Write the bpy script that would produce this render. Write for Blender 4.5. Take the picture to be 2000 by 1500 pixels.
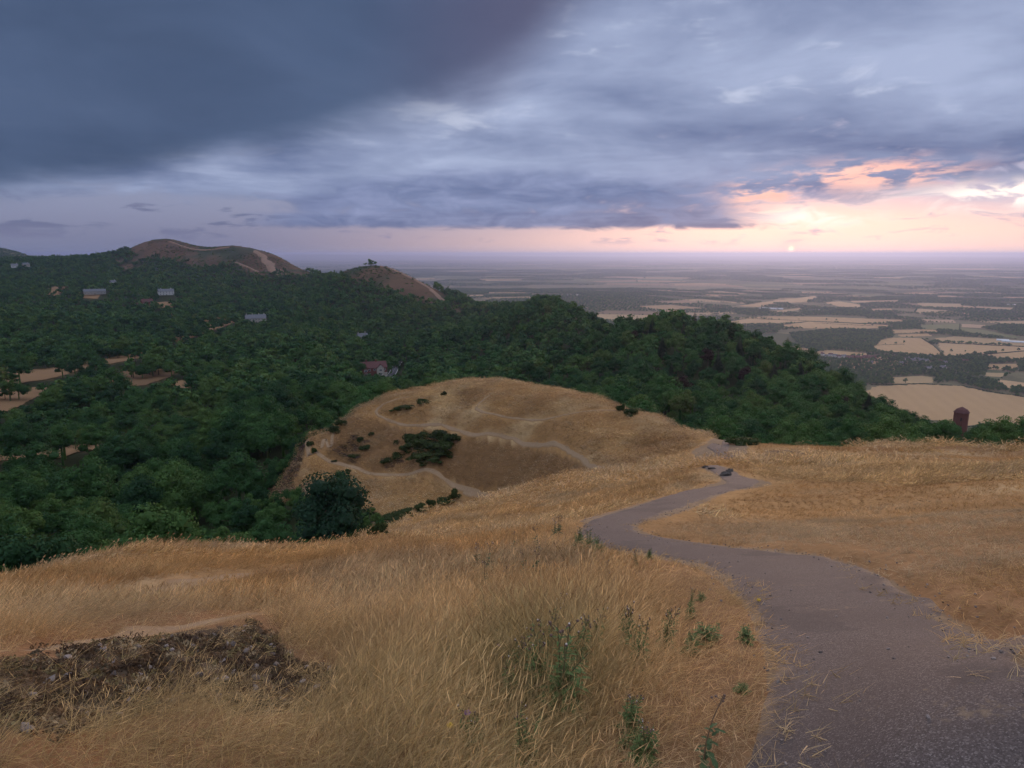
import bpy, math, random
import numpy as np
from math import radians, sin, cos, tan, pi
random.seed(7); RNG = np.random.default_rng(7)
for o in list(bpy.data.objects): bpy.data.objects.remove(o)
SC = bpy.context.scene
COL = SC.collection

# ------------------------------------------------------------------ camera
CAMZ = 300.0            # eye height above the plain (m)
PITCH = radians(10.8)
F = 1333.0              # focal length in photo pixels (2000 wide, 24 mm equivalent)
cam = bpy.data.cameras.new('camera'); cam.lens = 24.0; cam.sensor_width = 36.0
cam.clip_start = 0.05; cam.clip_end = 250000.0
camo = bpy.data.objects.new('camera', cam); COL.objects.link(camo)
camo.location = (0, 0, CAMZ); camo.rotation_euler = (pi/2 - PITCH, 0, 0)
SC.camera = camo

def ray(px, py):
    xc = (np.asarray(px, float) - 1000)/F; yc = (750 - np.asarray(py, float))/F
    return xc, cos(PITCH) + yc*sin(PITCH), -sin(PITCH) + yc*cos(PITCH)
def azel(px, py):
    x, y, z = ray(px, py)
    return math.degrees(math.atan2(x, y)), math.degrees(math.atan2(z, math.hypot(x, y)))
def proj(x, y, z):
    z = np.asarray(z) - CAMZ
    f = y*cos(PITCH) - z*sin(PITCH); u = y*sin(PITCH) + z*cos(PITCH)
    f = np.where(f > 1e-3, f, 1e-3)
    return 1000 + F*x/f, 750 - F*u/f
def lin(r, g, b):
    f = lambda c: (c/255/12.92 if c/255 <= .04045 else ((c/255 + .055)/1.055)**2.4)
    return (f(r), f(g), f(b))
def ss(a, b, x):
    t = np.clip((np.asarray(x, float) - a)/(b - a), 0, 1); return t*t*(3 - 2*t)

# ------------------------------------------------------------------ node helper
class NT:
    def __init__(s, tree): s.t = tree; s.n = tree.nodes; s.l = tree.links
    def new(s, typ, **kw):
        n = s.n.new(typ)
        for k, v in kw.items(): setattr(n, k, v)
        return n
    def put(s, sock, v):
        if isinstance(v, V): s.l.new(v.s, sock)
        elif hasattr(v, 'is_output'): s.l.new(v, sock)
        else:
            if isinstance(v, (tuple, list)) and len(v) == 3 and sock.type == 'RGBA': v = (*v, 1)
            sock.default_value = v
    def math(s, op, a, b=0.0, c=None):
        n = s.new('ShaderNodeMath', operation=op); s.put(n.inputs[0], a); s.put(n.inputs[1], b)
        if c is not None: s.put(n.inputs[2], c)
        return V(s, n.outputs[0])
    def sstep(s, a, b, x):
        n = s.new('ShaderNodeMapRange', interpolation_type='SMOOTHSTEP')
        s.put(n.inputs['Value'], x); s.put(n.inputs['From Min'], a); s.put(n.inputs['From Max'], b)
        return V(s, n.outputs['Result'])
    def gauss(s, x, c, w):
        d = (x - c)*(1.0/w); return s.math('POWER', 2.718, (d*d)*-1.0)
    def mix(s, f, a, b, mode='MIX'):
        n = s.new('ShaderNodeMix', data_type='RGBA', blend_type=mode)
        s.put(n.inputs[0], f); s.put(n.inputs[6], a); s.put(n.inputs[7], b)
        return V(s, n.outputs[2])
    def noise(s, vec, scale, detail=4, rough=.5, dist=0.0, lac=2.0):
        n = s.new('ShaderNodeTexNoise'); n.inputs['Scale'].default_value = scale; n.inputs['Detail'].default_value = detail
        n.inputs['Roughness'].default_value = rough; n.inputs['Distortion'].default_value = dist; n.inputs['Lacunarity'].default_value = lac
        if vec is not None: s.put(n.inputs['Vector'], vec)
        return V(s, n.outputs['Fac'])
    def comb(s, x, y, z):
        n = s.new('ShaderNodeCombineXYZ')
        for i, v in enumerate((x, y, z)): s.put(n.inputs[i], v)
        return V(s, n.outputs[0])
    def ramp(s, f, stops, interp='LINEAR'):
        n = s.new('ShaderNodeValToRGB'); cr = n.color_ramp; cr.interpolation = interp
        while len(cr.elements) < len(stops): cr.elements.new(.5)
        for e, (p, c) in zip(cr.elements, stops): e.position = p; e.color = (*c, 1) if len(c) == 3 else c
        s.put(n.inputs[0], f); return V(s, n.outputs[0])
    def scale(s, vec, k):
        n = s.new('ShaderNodeVectorMath', operation='MULTIPLY'); s.put(n.inputs[0], vec)
        n.inputs[1].default_value = k if isinstance(k, tuple) else (k, k, k); return V(s, n.outputs[0])
class V:
    def __init__(s, nt, sock): s.nt = nt; s.s = sock
    def __add__(s, o): return s.nt.math('ADD', s, o)
    __radd__ = __add__
    def __sub__(s, o): return s.nt.math('SUBTRACT', s, o)
    def __rsub__(s, o): return s.nt.math('SUBTRACT', o, s)
    def __mul__(s, o): return s.nt.math('MULTIPLY', s, o)
    __rmul__ = __mul__
    def __truediv__(s, o): return s.nt.math('DIVIDE', s, o)
    def clamp(s):
        r = s.nt.math('ADD', s, 0.0); r.s.node.use_clamp = True; return r

# ------------------------------------------------------------------ world: dawn sky with broken cloud
SUN_AZ, SUN_EL = azel(1545, 486)
world = bpy.data.worlds.new('World'); SC.world = world; world.use_nodes = True
w = NT(world.node_tree); w.n.clear()
tc = w.new('ShaderNodeTexCoord')
sep = w.new('ShaderNodeSeparateXYZ'); w.l.new(tc.outputs['Generated'], sep.inputs[0])
X, Y, Z = (V(w, sep.outputs[i]) for i in range(3))
A = w.math('ARCTAN2', X, Y)*57.29578
E = w.math('ARCSINE', Z)*57.29578
Ep = w.math('MAXIMUM', E, 0.0)
zz = w.math('MAXIMUM', Z, 0.0) + .07
P = w.comb(X/zz, Y/zz, 0.0)                       # the cloud deck seen in perspective
Pw = w.comb(X/zz + (w.noise(P, .35, 3) - .5)*1.2, Y/zz + (w.noise(P, .42, 3) - .5)*1.2, 3.7)
n1 = w.noise(Pw, .42, 5, .52)
n2 = w.noise(Pw, 1.15, 6, .55, .3)
n3 = w.noise(Pw, 2.8, 6, .6, .4)
nb = w.noise(w.comb(A*.06, E*.16, 9.1), 1.0, 5, .55, .5)          # billows, nearly isotropic
nf = w.noise(w.comb(A*.28, E*.85, 2.2), 1.0, 5, .55, .6)
da = (A - SUN_AZ); de = (E - SUN_EL)
near = w.math('POWER', 2.718, (da*da*(1/15.**2) + de*de*(1/5.5**2))*-1.0)       # broad glow
warmA = w.sstep(-26.0, 24.0, A)
# clear air low down, taken from the sky model
sky = w.new('ShaderNodeTexSky'); sky.sky_type = 'NISHITA'; sky.sun_disc = False
sky.sun_elevation = radians(1.2); sky.sun_rotation = radians(SUN_AZ); sky.air_density = 1.2; sky.dust_density = 1.5
clear_h = w.mix(warmA, lin(112, 119, 146), lin(234, 200, 190))
clear_h = w.mix(near, clear_h, lin(255, 220, 208))
clear_u = w.mix(warmA, lin(124, 134, 164), lin(168, 176, 204))
clear = w.mix(w.sstep(0.3, 4.2, E - near*2.0), clear_h, clear_u)
clear = w.mix(.02, clear, V(w, sky.outputs[0]), 'ADD')
# mid-level deck: slate undersides with paler breaks
deckb = ((n1 - .5)*2.2 + (n2 - .5)*1.1 + (n3 - .5)*.35 + (nb - .5)*1.5 + .50).clamp()
deck = w.mix(deckb, lin(94, 108, 144), lin(160, 171, 200))
deck = w.mix(w.sstep(.58, .78, n2 + (nf - .5)*.5)*.55*w.sstep(5., 11., E), deck, lin(206, 212, 230))
deck = w.mix(near*.45, deck, lin(168, 156, 184))
cov = w.sstep(.30, .62, (w.sstep(0.8, 6.5, E)*.75 + (n1 - .5)*.8 + (nf - .5)*.9 + (n2 - .5)*.4))
col = w.mix(cov, clear, deck)
# grey streaks low over the horizon
st = w.sstep(.53, .68, nf + (n2 - .5)*.3)*w.sstep(.5, 1.3, E)*w.sstep(5.5, 3.0, E)*.75
col = w.mix(st, col, w.mix(warmA, lin(112, 114, 142), lin(178, 160, 180)))
# long flat-bottomed bank across the middle
botm = 2.05 + (nf - .5)*1.1
topm = 5.9 + (nb - .5)*5.0 - w.sstep(6., 20., A)*1.6
band = w.sstep(-.18, .28, E - botm)*w.sstep(.9, -.9, E - topm)
band = band*w.sstep(-20.5, -15.0, A + (nf - .5)*6 - (E - 4.)*1.2)*w.sstep(21.0, 15.0, A + (nf - .5)*9 + (E - 4)*.8)
bandc = w.mix(((nf - .5)*1.7 + (n2 - .5)*1.2 + .42).clamp(), lin(80, 95, 134), lin(140, 150, 184))
bandc = w.mix(w.sstep(2.6, 1.8, E)*.35, bandc, lin(84, 90, 120))
band = band*w.sstep(.30, .52, nf*.55 + nb*.45 + w.sstep(3.4, 2.2, E)*.25)
col = w.mix(band*.9, col, bandc)
# the great dark bank on the left, its lower edge slanting up to the right
edge = 3.7 + w.math('MAXIMUM', A + 36., -8.)*.235 + w.sstep(-3., 9., A)*6.0 + (nb - .5)*3.0 + (n2 - .5)*.8
soft = w.math('DIVIDE', 1.0, w.sstep(-20., 4., A)*1.3 + 1.0)
bank = w.sstep(-1.5, 1.9, (E - edge)*soft)
bankc = w.mix((n1*.8 + (nb - .5)*1.1 + .1).clamp(), lin(57, 72, 98), lin(79, 97, 129))
bankc = w.mix(w.sstep(-14., 2., A)*.65, bankc, lin(88, 84, 110))
bank = bank*w.sstep(62., 30., E)*w.sstep(-100., -75., A)*w.sstep(14., 5., A + (nb - .5)*8.)
col = w.mix(bank*.96, col, bankc)
# small dark scraps low on the left
scr = w.sstep(.52, .62, nf + (n3 - .5)*.25)*w.gauss(E, 2.6, 1.0)*w.sstep(-14., -22., A)
col = w.mix(scr*.75, col, lin(92, 100, 130))
# clouds lit from below near the sun
nl = w.noise(w.comb(A*.30 + E*.25, E*1.25 - A*.10, 5.5), 1.0, 6, .6, .15)
lit = w.sstep(.44, .60, nl)
l1 = lit*w.gauss(A, azel(1490, 375)[0], 2.2)*w.gauss(E, azel(1490, 378)[1], .9)
l2 = lit*w.gauss(A, azel(1705, 345)[0], 4.6)*w.gauss(E, azel(1705, 342)[1], .9)
l3 = w.sstep(.38, .6, nf)*w.gauss(A, azel(1585, 420)[0], 3.4)*w.gauss(E, azel(1585, 425)[1], .7)
l4 = w.sstep(.38, .55, nf)*w.gauss(A, azel(2010, 378)[0], 6.)*w.gauss(E, azel(1960, 380)[1], .8)
col = w.mix((l1*1.7).clamp(), col, w.mix(nf, (.82, .38, .32), (1.15, .78, .64)))
col = w.mix((l2*1.5).clamp(), col, w.mix(nf, (.82, .36, .32), (1.15, .76, .62)))
col = w.mix((l3*1.15).clamp(), col, (1.15, .94, .82))
col = w.mix((l4*1.5).clamp(), col, (1.15, .95, .85))
# the sun itself, just clear of the horizon
r2 = da*da + de*de
disc = w.math('POWER', 2.718, r2*(-1/.19**2)); halo = w.math('POWER', 2.718, r2*(-1/1.3**2))
col = w.mix(halo*.5, col, (1.15, .66, .56))
col = w.mix(disc, col, (2.2, 1.35, .85))
# overcast light grows toward the zenith, as it does under any thin deck
zen = w.mix((n1*1.3 - .15).clamp(), (.56, .62, .78), (.95, 1.0, 1.16))
col = w.mix(w.sstep(19., 48., E), col, zen)
world.cycles.sampling_method = 'MANUAL'; world.cycles.sample_map_resolution = 512
bg = w.new('ShaderNodeBackground'); w.put(bg.inputs[0], col); bg.inputs[1].default_value = 1.0
out = w.new('ShaderNodeOutputWorld'); w.l.new(bg.outputs[0], out.inputs[0])

# ------------------------------------------------------------------ sun and exposure
sl = bpy.data.lights.new('sun', 'SUN'); sl.energy = 1.5; sl.angle = radians(12); sl.color = (1.0, .62, .38)
so = bpy.data.objects.new('sun', sl); COL.objects.link(so)
_e = radians(4.0); _a = radians(SUN_AZ)
from mathutils import Vector, Matrix, Euler
sd = Vector((sin(_a)*cos(_e), cos(_a)*cos(_e), sin(_e)))
so.rotation_euler = sd.to_track_quat('Z', 'Y').to_euler()
vs = SC.view_settings; vs.view_transform = 'Standard'; vs.look = 'None'; vs.exposure = 0.22; vs.gamma = 1.0; vs.use_curve_mapping = False
cy = SC.cycles; cy.max_bounces = 4; cy.diffuse_bounces = 2; cy.volume_bounces = 1; cy.transparent_max_bounces = 8
cy.use_denoising = True; cy.sample_clamp_indirect = 4.0; cy.use_adaptive_sampling = True; cy.adaptive_threshold = .03

# ================================================================== TERRAIN
REARTH = 1e12        # the plain is laid flat; low far hills close the horizon
def vnoise(x, y, seed=0):
    x = np.asarray(x, float); y = np.asarray(y, float)
    xi = np.floor(x).astype(np.int64); yi = np.floor(y).astype(np.int64); fx = x - xi; fy = y - yi
    def h(a, b):
        n = (a*374761393 + b*668265263 + seed*982451653) & 0x7fffffff
        n = ((n ^ (n >> 13))*1274126177) & 0x7fffffff
        return ((n ^ (n >> 16)) & 0xffff)/65535.0
    u = fx*fx*(3 - 2*fx); v = fy*fy*(3 - 2*fy)
    return (h(xi, yi)*(1-u) + h(xi+1, yi)*u)*(1-v) + (h(xi, yi+1)*(1-u) + h(xi+1, yi+1)*u)*v
def fbm(x, y, seed=0, oct=4):
    s = 0; a = .5; t = 0
    for k in range(oct):
        s = s + a*vnoise(x*2**k + 17.3*k, y*2**k - 9.1*k, seed + k); t += a; a *= .5
    return s/t
# (photo x, photo y, distance, tree height standing there): what the photograph shows and how far off it is
VIS = '''1750,1500,2.15 1640,1300,3.25 1560,1150,5.5 1400,1085,8.0 1210,1055,9.8 1160,1035,11 1250,1000,15 1350,960,21 1440,945,24.5
1400,925,29 1375,912,33 1425,893,50 1390,875,57 1430,860,66
2100,1450,2.4 1950,1250,4.0 2050,1150,5.6 1800,1100,7.2 1950,1050,9 1700,1030,11 1500,1020,12.5 1800,980,16 2050,980,15 1600,960,22 1900,920,26
2100,905,29 1700,912,30 1500,890,48 1600,873,62 1750,871,64 1900,875,60 2000,878,57 2150,882,54 1550,925,29 1850,893,42 2050,895,42 1750,881,53 1900,886,50 1650,883,52 2000,887,48 1550,890,46
1250,1450,2.35 800,1470,2.3 400,1470,2.4 0,1480,2.4 -100,1400,2.9 200,1390,3.1 200,1330,3.9 -100,1310,4.3 0,1285,4.7 250,1252,5.4 500,1218,6.4
-100,1250,6.2 0,1235,6.6 250,1205,7.6 400,1155,9.5 700,1245,5.2 900,1200,5.8 900,1320,3.7 600,1330,3.8 1300,1220,4.5 1200,1120,7.1 1000,1050,11.5
800,1080,11 650,1120,9.5 600,1170,8 100,1165,10 450,1110,12.5 250,1115,13 0,1145,12.5 -150,1190,11 150,1097,16 300,1070,19 450,1074,20 600,1078,22 700,1052,29
850,1008,37 950,985,42 1050,952,54 1150,990,24 1080,1000,26 950,1030,22 1200,955,31 1300,930,37 1300,905,56 1180,928,55
0,1120,65,5 100,1060,90,7 300,1035,115,8 500,1045,92,7 -100,1080,85,7 100,985,135,8 300,950,165,9 500,950,140,8 100,910,205,9 30,893,240 150,877,262 250,862,285
-100,905,230 400,880,220,9 540,850,190,9 600,790,235,9 700,760,285,9 400,800,310,9 200,830,300,9 50,850,275,9 100,800,350,9 30,778,430 270,735,500 330,722,520
200,745,480 100,725,570 230,700,640 0,740,540 -100,760,470 500,730,450,9 450,690,560,9 600,690,500,9 650,735,380,9 200,660,780,9 0,680,720,9 -100,690,700,9 370,655,850
420,635,950 500,628,1000 0,620,950,9 -100,620,950,9 200,600,1200,9 110,568,1550 185,574,1450 325,577,1350 320,595,1200 600,620,950,9 700,655,720,9
730,730,540 775,727,560 800,680,620,9 900,700,520,9 950,730,340,9 1000,680,520,9 1100,700,360,9 850,640,800,9 950,612,950,9 1080,608,900,8 1100,614,860 1000,594,1050,8 900,574,1150,8
665,533,1350 720,518,1280 760,525,1230 800,542,1180 840,565,1120 870,592,1060 700,560,1150 760,570,1100 600,560,1400,9 620,535,1700
330,467,2200 280,474,2250 240,488,2300,6 100,504,2600,11 170,498,2450,11 400,484,2100 450,480,2000 500,488,1950 540,500,1900 580,522,1800 520,530,1750 450,520,1800
350,500,2000 250,520,2000 100,540,1900 0,540,1900 -100,540,1900 400,550,1650 250,560,1550 0,580,1300,9
0,482,4500,10 -100,468,4500,10 40,491,4500,10 80,506,4400,10 -200,470,4500 0,515,2700
1500,850,125,8 1700,854,112,7 1900,846,132,6 2100,852,126,6 1320,835,118,7 1300,790,190,9 1500,790,230,9 1650,800,220,9 1800,838,180,8 1500,700,330,10
1350,700,310,10 1200,725,290,10 1150,655,440,9 1150,620,610,8 1120,613,740,8 1200,624,480,9 1300,620,470,10 1400,624,450,10 1470,647,420,10 1550,677,390,10 1620,712,360,10 1700,772,310,9
1780,802,290,9 1850,828,270,9 1950,848,235,6 2100,858,220,6 1950,845,180,6 2060,850,175,6 1880,840,225,6
830,760,165 900,748,175 980,752,172 1100,775,155 1200,800,135 1300,825,110 1380,850,88 900,790,140 1000,820,118 1100,850,100 1250,850,93 1300,880,72
1180,905,78 1000,862,110 900,845,120 780,830,140 735,805,150 760,772,165 700,800,158 660,830,152 610,850,146 600,865,143 640,905,134 720,925,126 860,840,124 950,855,115 1080,880,96
800,925,119 880,945,111 930,962,105 850,885,118 1000,920,104 1060,940,92 700,870,136 640,950,123 560,960,130 720,970,112 800,965,108 600,1000,112'''
# hidden ground: (photo x, distance, height relative to the eye)
HID = '''-100,28,-13 0,28,-12.5 200,36,-16.5 350,38,-17 500,40,-18 600,45,-21 700,60,-28 800,75,-33 900,70,-31
1000,72,-29 1080,70,-27 900,215,-58 1000,215,-58 1100,200,-53 1250,165,-48 760,215,-60 640,175,-58 1400,110,-36 1500,90,-29 1600,90,-31 1750,90,-32 1900,85,-31 2100,85,-32
330,3000,-150 450,2900,-200 600,2600,-230 200,3300,-150 0,3300,-120 -200,3200,-110 0,6000,-290 -200,6500,-290 330,6000,-295 90,6000,-295 720,1800,-160 850,1600,-220 950,1500,-250 1080,1300,-225 640,2300,-200
800,3500,-285 600,4500,-290 1000,2500,-275 1300,2500,-283 1600,2500,-286 1900,2500,-287 2200,2500,-288 1000,6000,-297 1500,6000,-297 2000,6000,-297 600,7000,-297
1200,700,-150 1400,700,-160 1600,560,-165 1800,480,-170 2000,450,-180 2150,450,-185 1300,1000,-230 1600,1000,-262 1800,800,-245 2000,1000,-274 2200,1000,-276 1800,1300,-281 1600,1500,-283 2000,1700,-284'''
cp = []
for t in VIS.split():
    q = [float(v) for v in t.split(',')]; px, py, d = q[:3]; h = q[3] if len(q) > 3 else 0
    x, y, z = ray(px, py); hd = math.hypot(x, y); cp.append((math.atan2(x, y), math.log(d), (z/hd*d - h)/d))
for t in HID.split():
    px, d, z = (float(v) for v in t.split(',')); x, y, _ = ray(px, 750); cp.append((math.atan2(x, y), math.log(d), z/d))
for a in (-46, -30, -15, 0, 15, 30, 46):
    cp.append((radians(a), math.log(1.25), -1.74/1.25)); cp.append((radians(a), math.log(9000), -298/9000))
cp = np.array(cp); KA = 3.0
def _ker(r2): return r2*np.log(r2 + 1e-12)
def _tps_fit(c, smooth):
    p = np.c_[c[:, 0]*KA, c[:, 1]]; n = len(p)
    K = _ker(((p[:, None] - p[None])**2).sum(-1)) + np.eye(n)*smooth
    Q = np.c_[np.ones(n), p]; M = np.block([[K, Q], [Q.T, np.zeros((3, 3))]])
    s = np.linalg.solve(M, np.r_[c[:, 2], 0, 0, 0]); return p, s[:n], s[n:]
_tp, _tw, _tc = _tps_fit(cp, .001)
def _tps(a, l):
    out = np.empty(a.size); af = a.ravel()*KA; lf = l.ravel()
    for i in range(0, a.size, 20000):
        q = np.c_[af[i:i+20000], lf[i:i+20000]]
        r2 = (q[:, None, 0] - _tp[None, :, 0])**2 + (q[:, None, 1] - _tp[None, :, 1])**2
        out[i:i+20000] = _ker(r2) @ _tw + _tc[0] + q @ _tc[1:]
    return out.reshape(a.shape)
AZ = np.radians(np.r_[np.arange(-180, -46, 3.0), np.arange(-46, 46.01, .2), np.arange(48, 181, 3.0)])
LD = np.arange(math.log(.35), math.log(76000), .0195); DD = np.exp(LD)
GA, GL = np.meshgrid(AZ, LD, indexing='ij'); GD = np.exp(GL)
GX, GY = np.sin(GA)*GD, np.cos(GA)*GD
def plain_z(x, y, d):
    far = 190*fbm(x/11000, y/11000, 5, 3)*ss(30000, 50000, d)
    a = np.arctan2(x, y)
    far = far*(.75 + 1.1*ss(.15, -.2, a))
    return 3 + 9*(fbm(x/1400, y/1400, 3, 3) - .5)*ss(2500, 6000, d) + far - d*d/(2*REARTH)
ac = np.clip(GA, -radians(45), radians(45)); lc = np.clip(GL, math.log(1.25), math.log(9000))
val = _tps(ac, lc)
zt = val*np.exp(lc)*1.0
zt = np.where(GD < 1.25, -1.74, zt)
side = ss(radians(46), radians(80), np.abs(GA))                       # behind and beside the viewer: a plain hill flank
zgen = -1.74 - .30*np.maximum(GD - 1.25, 0); zgen = np.maximum(zgen, -297 + 0*GD); 
zt = zt*(1 - side) + zgen*side
pz = plain_z(GX, GY, GD)
b = ss(4600, 7200, GD)
H0 = (CAMZ + zt)*(1 - b) + pz*b
class Grid:
    def __init__(s, H): s.H = H
    def at(s, x, y):
        x = np.asarray(x, float); y = np.asarray(y, float)
        a = np.arctan2(x, y); l = np.log(np.maximum(np.hypot(x, y), .36))
        i = np.clip(np.searchsorted(AZ, a) - 1, 0, len(AZ) - 2); j = np.clip(((l - LD[0])/.0195).astype(int), 0, len(LD) - 2)
        u = np.clip((a - AZ[i])/(AZ[i+1] - AZ[i]), 0, 1); v = np.clip((np.exp(l) - DD[j])/(DD[j+1] - DD[j]), 0, 1)
        H = s.H; return (H[i, j]*(1-u) + H[i+1, j]*u)*(1-v) + (H[i, j+1]*(1-u) + H[i+1, j+1]*u)*v
    def hit(s, px, py, dmin=.5, dmax=70000):
        """where the sight line through a photo point first meets the ground"""
        x, y, z = ray(px, py); hd = math.hypot(x, y); dd = DD[(DD > dmin) & (DD < dmax)]
        g = s.at(x/hd*dd, y/hd*dd) - (CAMZ + z/hd*dd)
        k = np.argmax(g > 0)
        if g[k] <= 0: k = np.argmax(g)
        if k > 0 and g[k] > 0:
            t = g[k-1]/(g[k-1] - g[k]); d = dd[k-1] + (dd[k] - dd[k-1])*t
        else: d = dd[k]
        return float(x/hd*d), float(y/hd*d)
G0 = Grid(H0)
# ---------------------------------------------------------------- routes on the ground (photo points set down on the slope)
def route(pairs, d0=.5): return [(G0.hit(a[0], a[1], d0), G0.hit(b[0], b[1], d0)) for a, b in pairs]
PATH1 = [((1545,1560),(2290,1500)),((1535,1480),(2150,1400)),((1515,1360),(2010,1312)),((1490,1250),(1890,1235)),((1455,1180),(1800,1180)),((1410,1135),(1715,1125)),
 ((1350,1103),(1600,1088)),((1270,1084),(1470,1073)),((1190,1070),(1350,1060)),((1148,1052),(1275,1046)),((1138,1030),(1245,1028)),((1190,1005),(1275,1010)),
 ((1260,983),(1345,985)),((1330,962),(1410,964)),((1392,951),(1472,948)),((1420,944),(1485,939)),((1412,934),(1448,931)),((1395,924),(1428,920)),((1368,913),(1398,909))]
PATH2 = [((1408,899),(1436,893)),((1398,886),(1424,886)),((1379,874),(1402,877)),((1390,866),(1408,869)),((1412,860),(1428,863)),((1426,856),(1440,858))]
path1 = route(PATH1); _p = np.array([[*a, *b] for a, b in path1[:3]]); _c = (_p[:, :2] + _p[:, 2:])/2; _dv = _c[0] - _c[2]; _dv /= np.linalg.norm(_dv)
_dv = np.array((_dv[0]*.35, -abs(_dv[1]) - .6)); _dv /= np.linalg.norm(_dv); path1 = [(tuple(_p[0, :2] + _dv*k_), tuple(_p[0, 2:] + _dv*k_)) for k_ in (4.5, 3., 1.5)] + path1; path2 = route(PATH2, 38)
def smooth_pairs(prs, n=12):
    P = np.array([[*a, *b] for a, b in prs]); P = np.r_[[2*P[0]-P[1]], P, [2*P[-1]-P[-2]]]; out = []
    for k in range(1, len(P)-2):
        for t in np.linspace(0, 1, n, endpoint=False):
            a, b, c, d = P[k-1], P[k], P[k+1], P[k+2]
            out.append(.5*((2*b) + (c-a)*t + (2*a-5*b+4*c-d)*t*t + (3*b-a-3*c+d)*t**3))
    out.append(P[-2]); return np.array(out)
def centre_to_pairs(pts, width):
    p = np.array(pts); t = np.gradient(p, axis=0); t /= np.linalg.norm(t, axis=1)[:, None] + 1e-9
    nrm = np.c_[-t[:, 1], t[:, 0]]; wv = np.broadcast_to(np.asarray(width, float), (len(p),))[:, None]/2
    return [(tuple(a), tuple(b)) for a, b in zip(p + nrm*wv, p - nrm*wv)]
TR = {
 'terrace': ([(938,964,60),(880,945,60),(800,927,60),(720,925,60),(660,906,60),(618,882,60),(600,862,60),(606,846,60),(640,826,60)], 1.0),
 'branch': ([(628,876,60),(634,856,60),(652,838,60),(672,822,60)], .8),
 'lower': ([(905,962,60),(950,968,60),(985,975,55)], .9),
 'knoll': ([(1200,918,60),(1130,893,60),(1060,870,60),(980,852,60),(900,843,60),(820,832,60),(760,822,60),(735,808,60),(750,790,60),(800,776,60)], .75),
 'side': ([(610,1077,17),(660,1063,17),(720,1040,17),(780,1018,17),(835,1003,17)], .95),
 'worn': ([(270,1160,5),(380,1135,5),(470,1117,5),(560,1106,5),(660,1092,5)], .8),
 'crest': ([(-60,1294,3),(120,1276,3),(250,1256,3),(400,1236,3),(520,1218,3),(650,1208,3)], .16),
 'hilltop': ([(1210,803,60),(1100,812,60),(1000,818,60),(930,800,60),(960,770,60)], .55),
}
tracks = {}
for k, (pts, wd) in TR.items():
    tracks[k] = smooth_pairs(centre_to_pairs([G0.hit(a, b, c) for a, b, c in pts], wd), 8)
sp1, sp2 = smooth_pairs(path1), smooth_pairs(path2)
def dist_route(x, y, sp):
    """signed-ish distance to a route: metres outside its edge (negative inside)"""
    c = (sp[:, :2] + sp[:, 2:])/2; hw = np.linalg.norm(sp[:, :2] - sp[:, 2:], axis=1)/2
    out = np.full(np.shape(x), 1e6)
    for k in range(len(c) - 1):
        a, bb = c[k], c[k+1]; e = bb - a; L = e@e + 1e-12
        t = np.clip(((x - a[0])*e[0] + (y - a[1])*e[1])/L, 0, 1)
        out = np.minimum(out, np.hypot(x - a[0] - e[0]*t, y - a[1] - e[1]*t) - (hw[k]*(1-t) + hw[k+1]*t))
    return out
m = (GD < 260)&(np.abs(GA) < radians(46))
dp = np.full(GX.shape, 1e6); dt = np.full(GX.shape, 1e6)
idx = np.where(m & (GD < 90)); dp[idx] = np.minimum(dist_route(GX[idx], GY[idx], sp1), dist_route(GX[idx], GY[idx], sp2))
idx = np.where(m)
for sp in tracks.values(): dt[idx] = np.minimum(dt[idx], dist_route(GX[idx], GY[idx], sp))
# relief: hummocks of every size the mesh can carry, none on the made path
rel = np.zeros_like(GX)
for lam, amp in ((.45, .025), (1.1, .055), (2.7, .10), (6.5, .16), (16, .14), (40, .28), (110, 1.6), (300, 4.)):
    fade = ss(.16, .06, GD/lam*.02*1.0/.06*.06/1.0) if False else ss(lam/.045, lam/.075, GD)
    far = ss(5, 12, lam/GD*100) if lam < 1 else 1.0
    lim = 1.0 if lam < 12 else ss(lam*1.2, lam*4, GD)
    rel += (fbm(GX/lam, GY/lam, int(lam*10), 2) - .5)*2*amp*fade*lim
rel *= ss(-.1, .9, dp/np.maximum(.25, GD*.03))*ss(6000, 3000, GD)*(1 - .95*ss(750, 1050, GD)*ss(.05, .25, GA))
H1 = H0 + rel
rut = np.where(dt < .3, -.10, 0)*ss(.4, -.2, dt); H1 = H1 + rut*ss(120, 40, GD)
G = Grid(H1)
def gz(x, y): return float(G.at(x, y))

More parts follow.
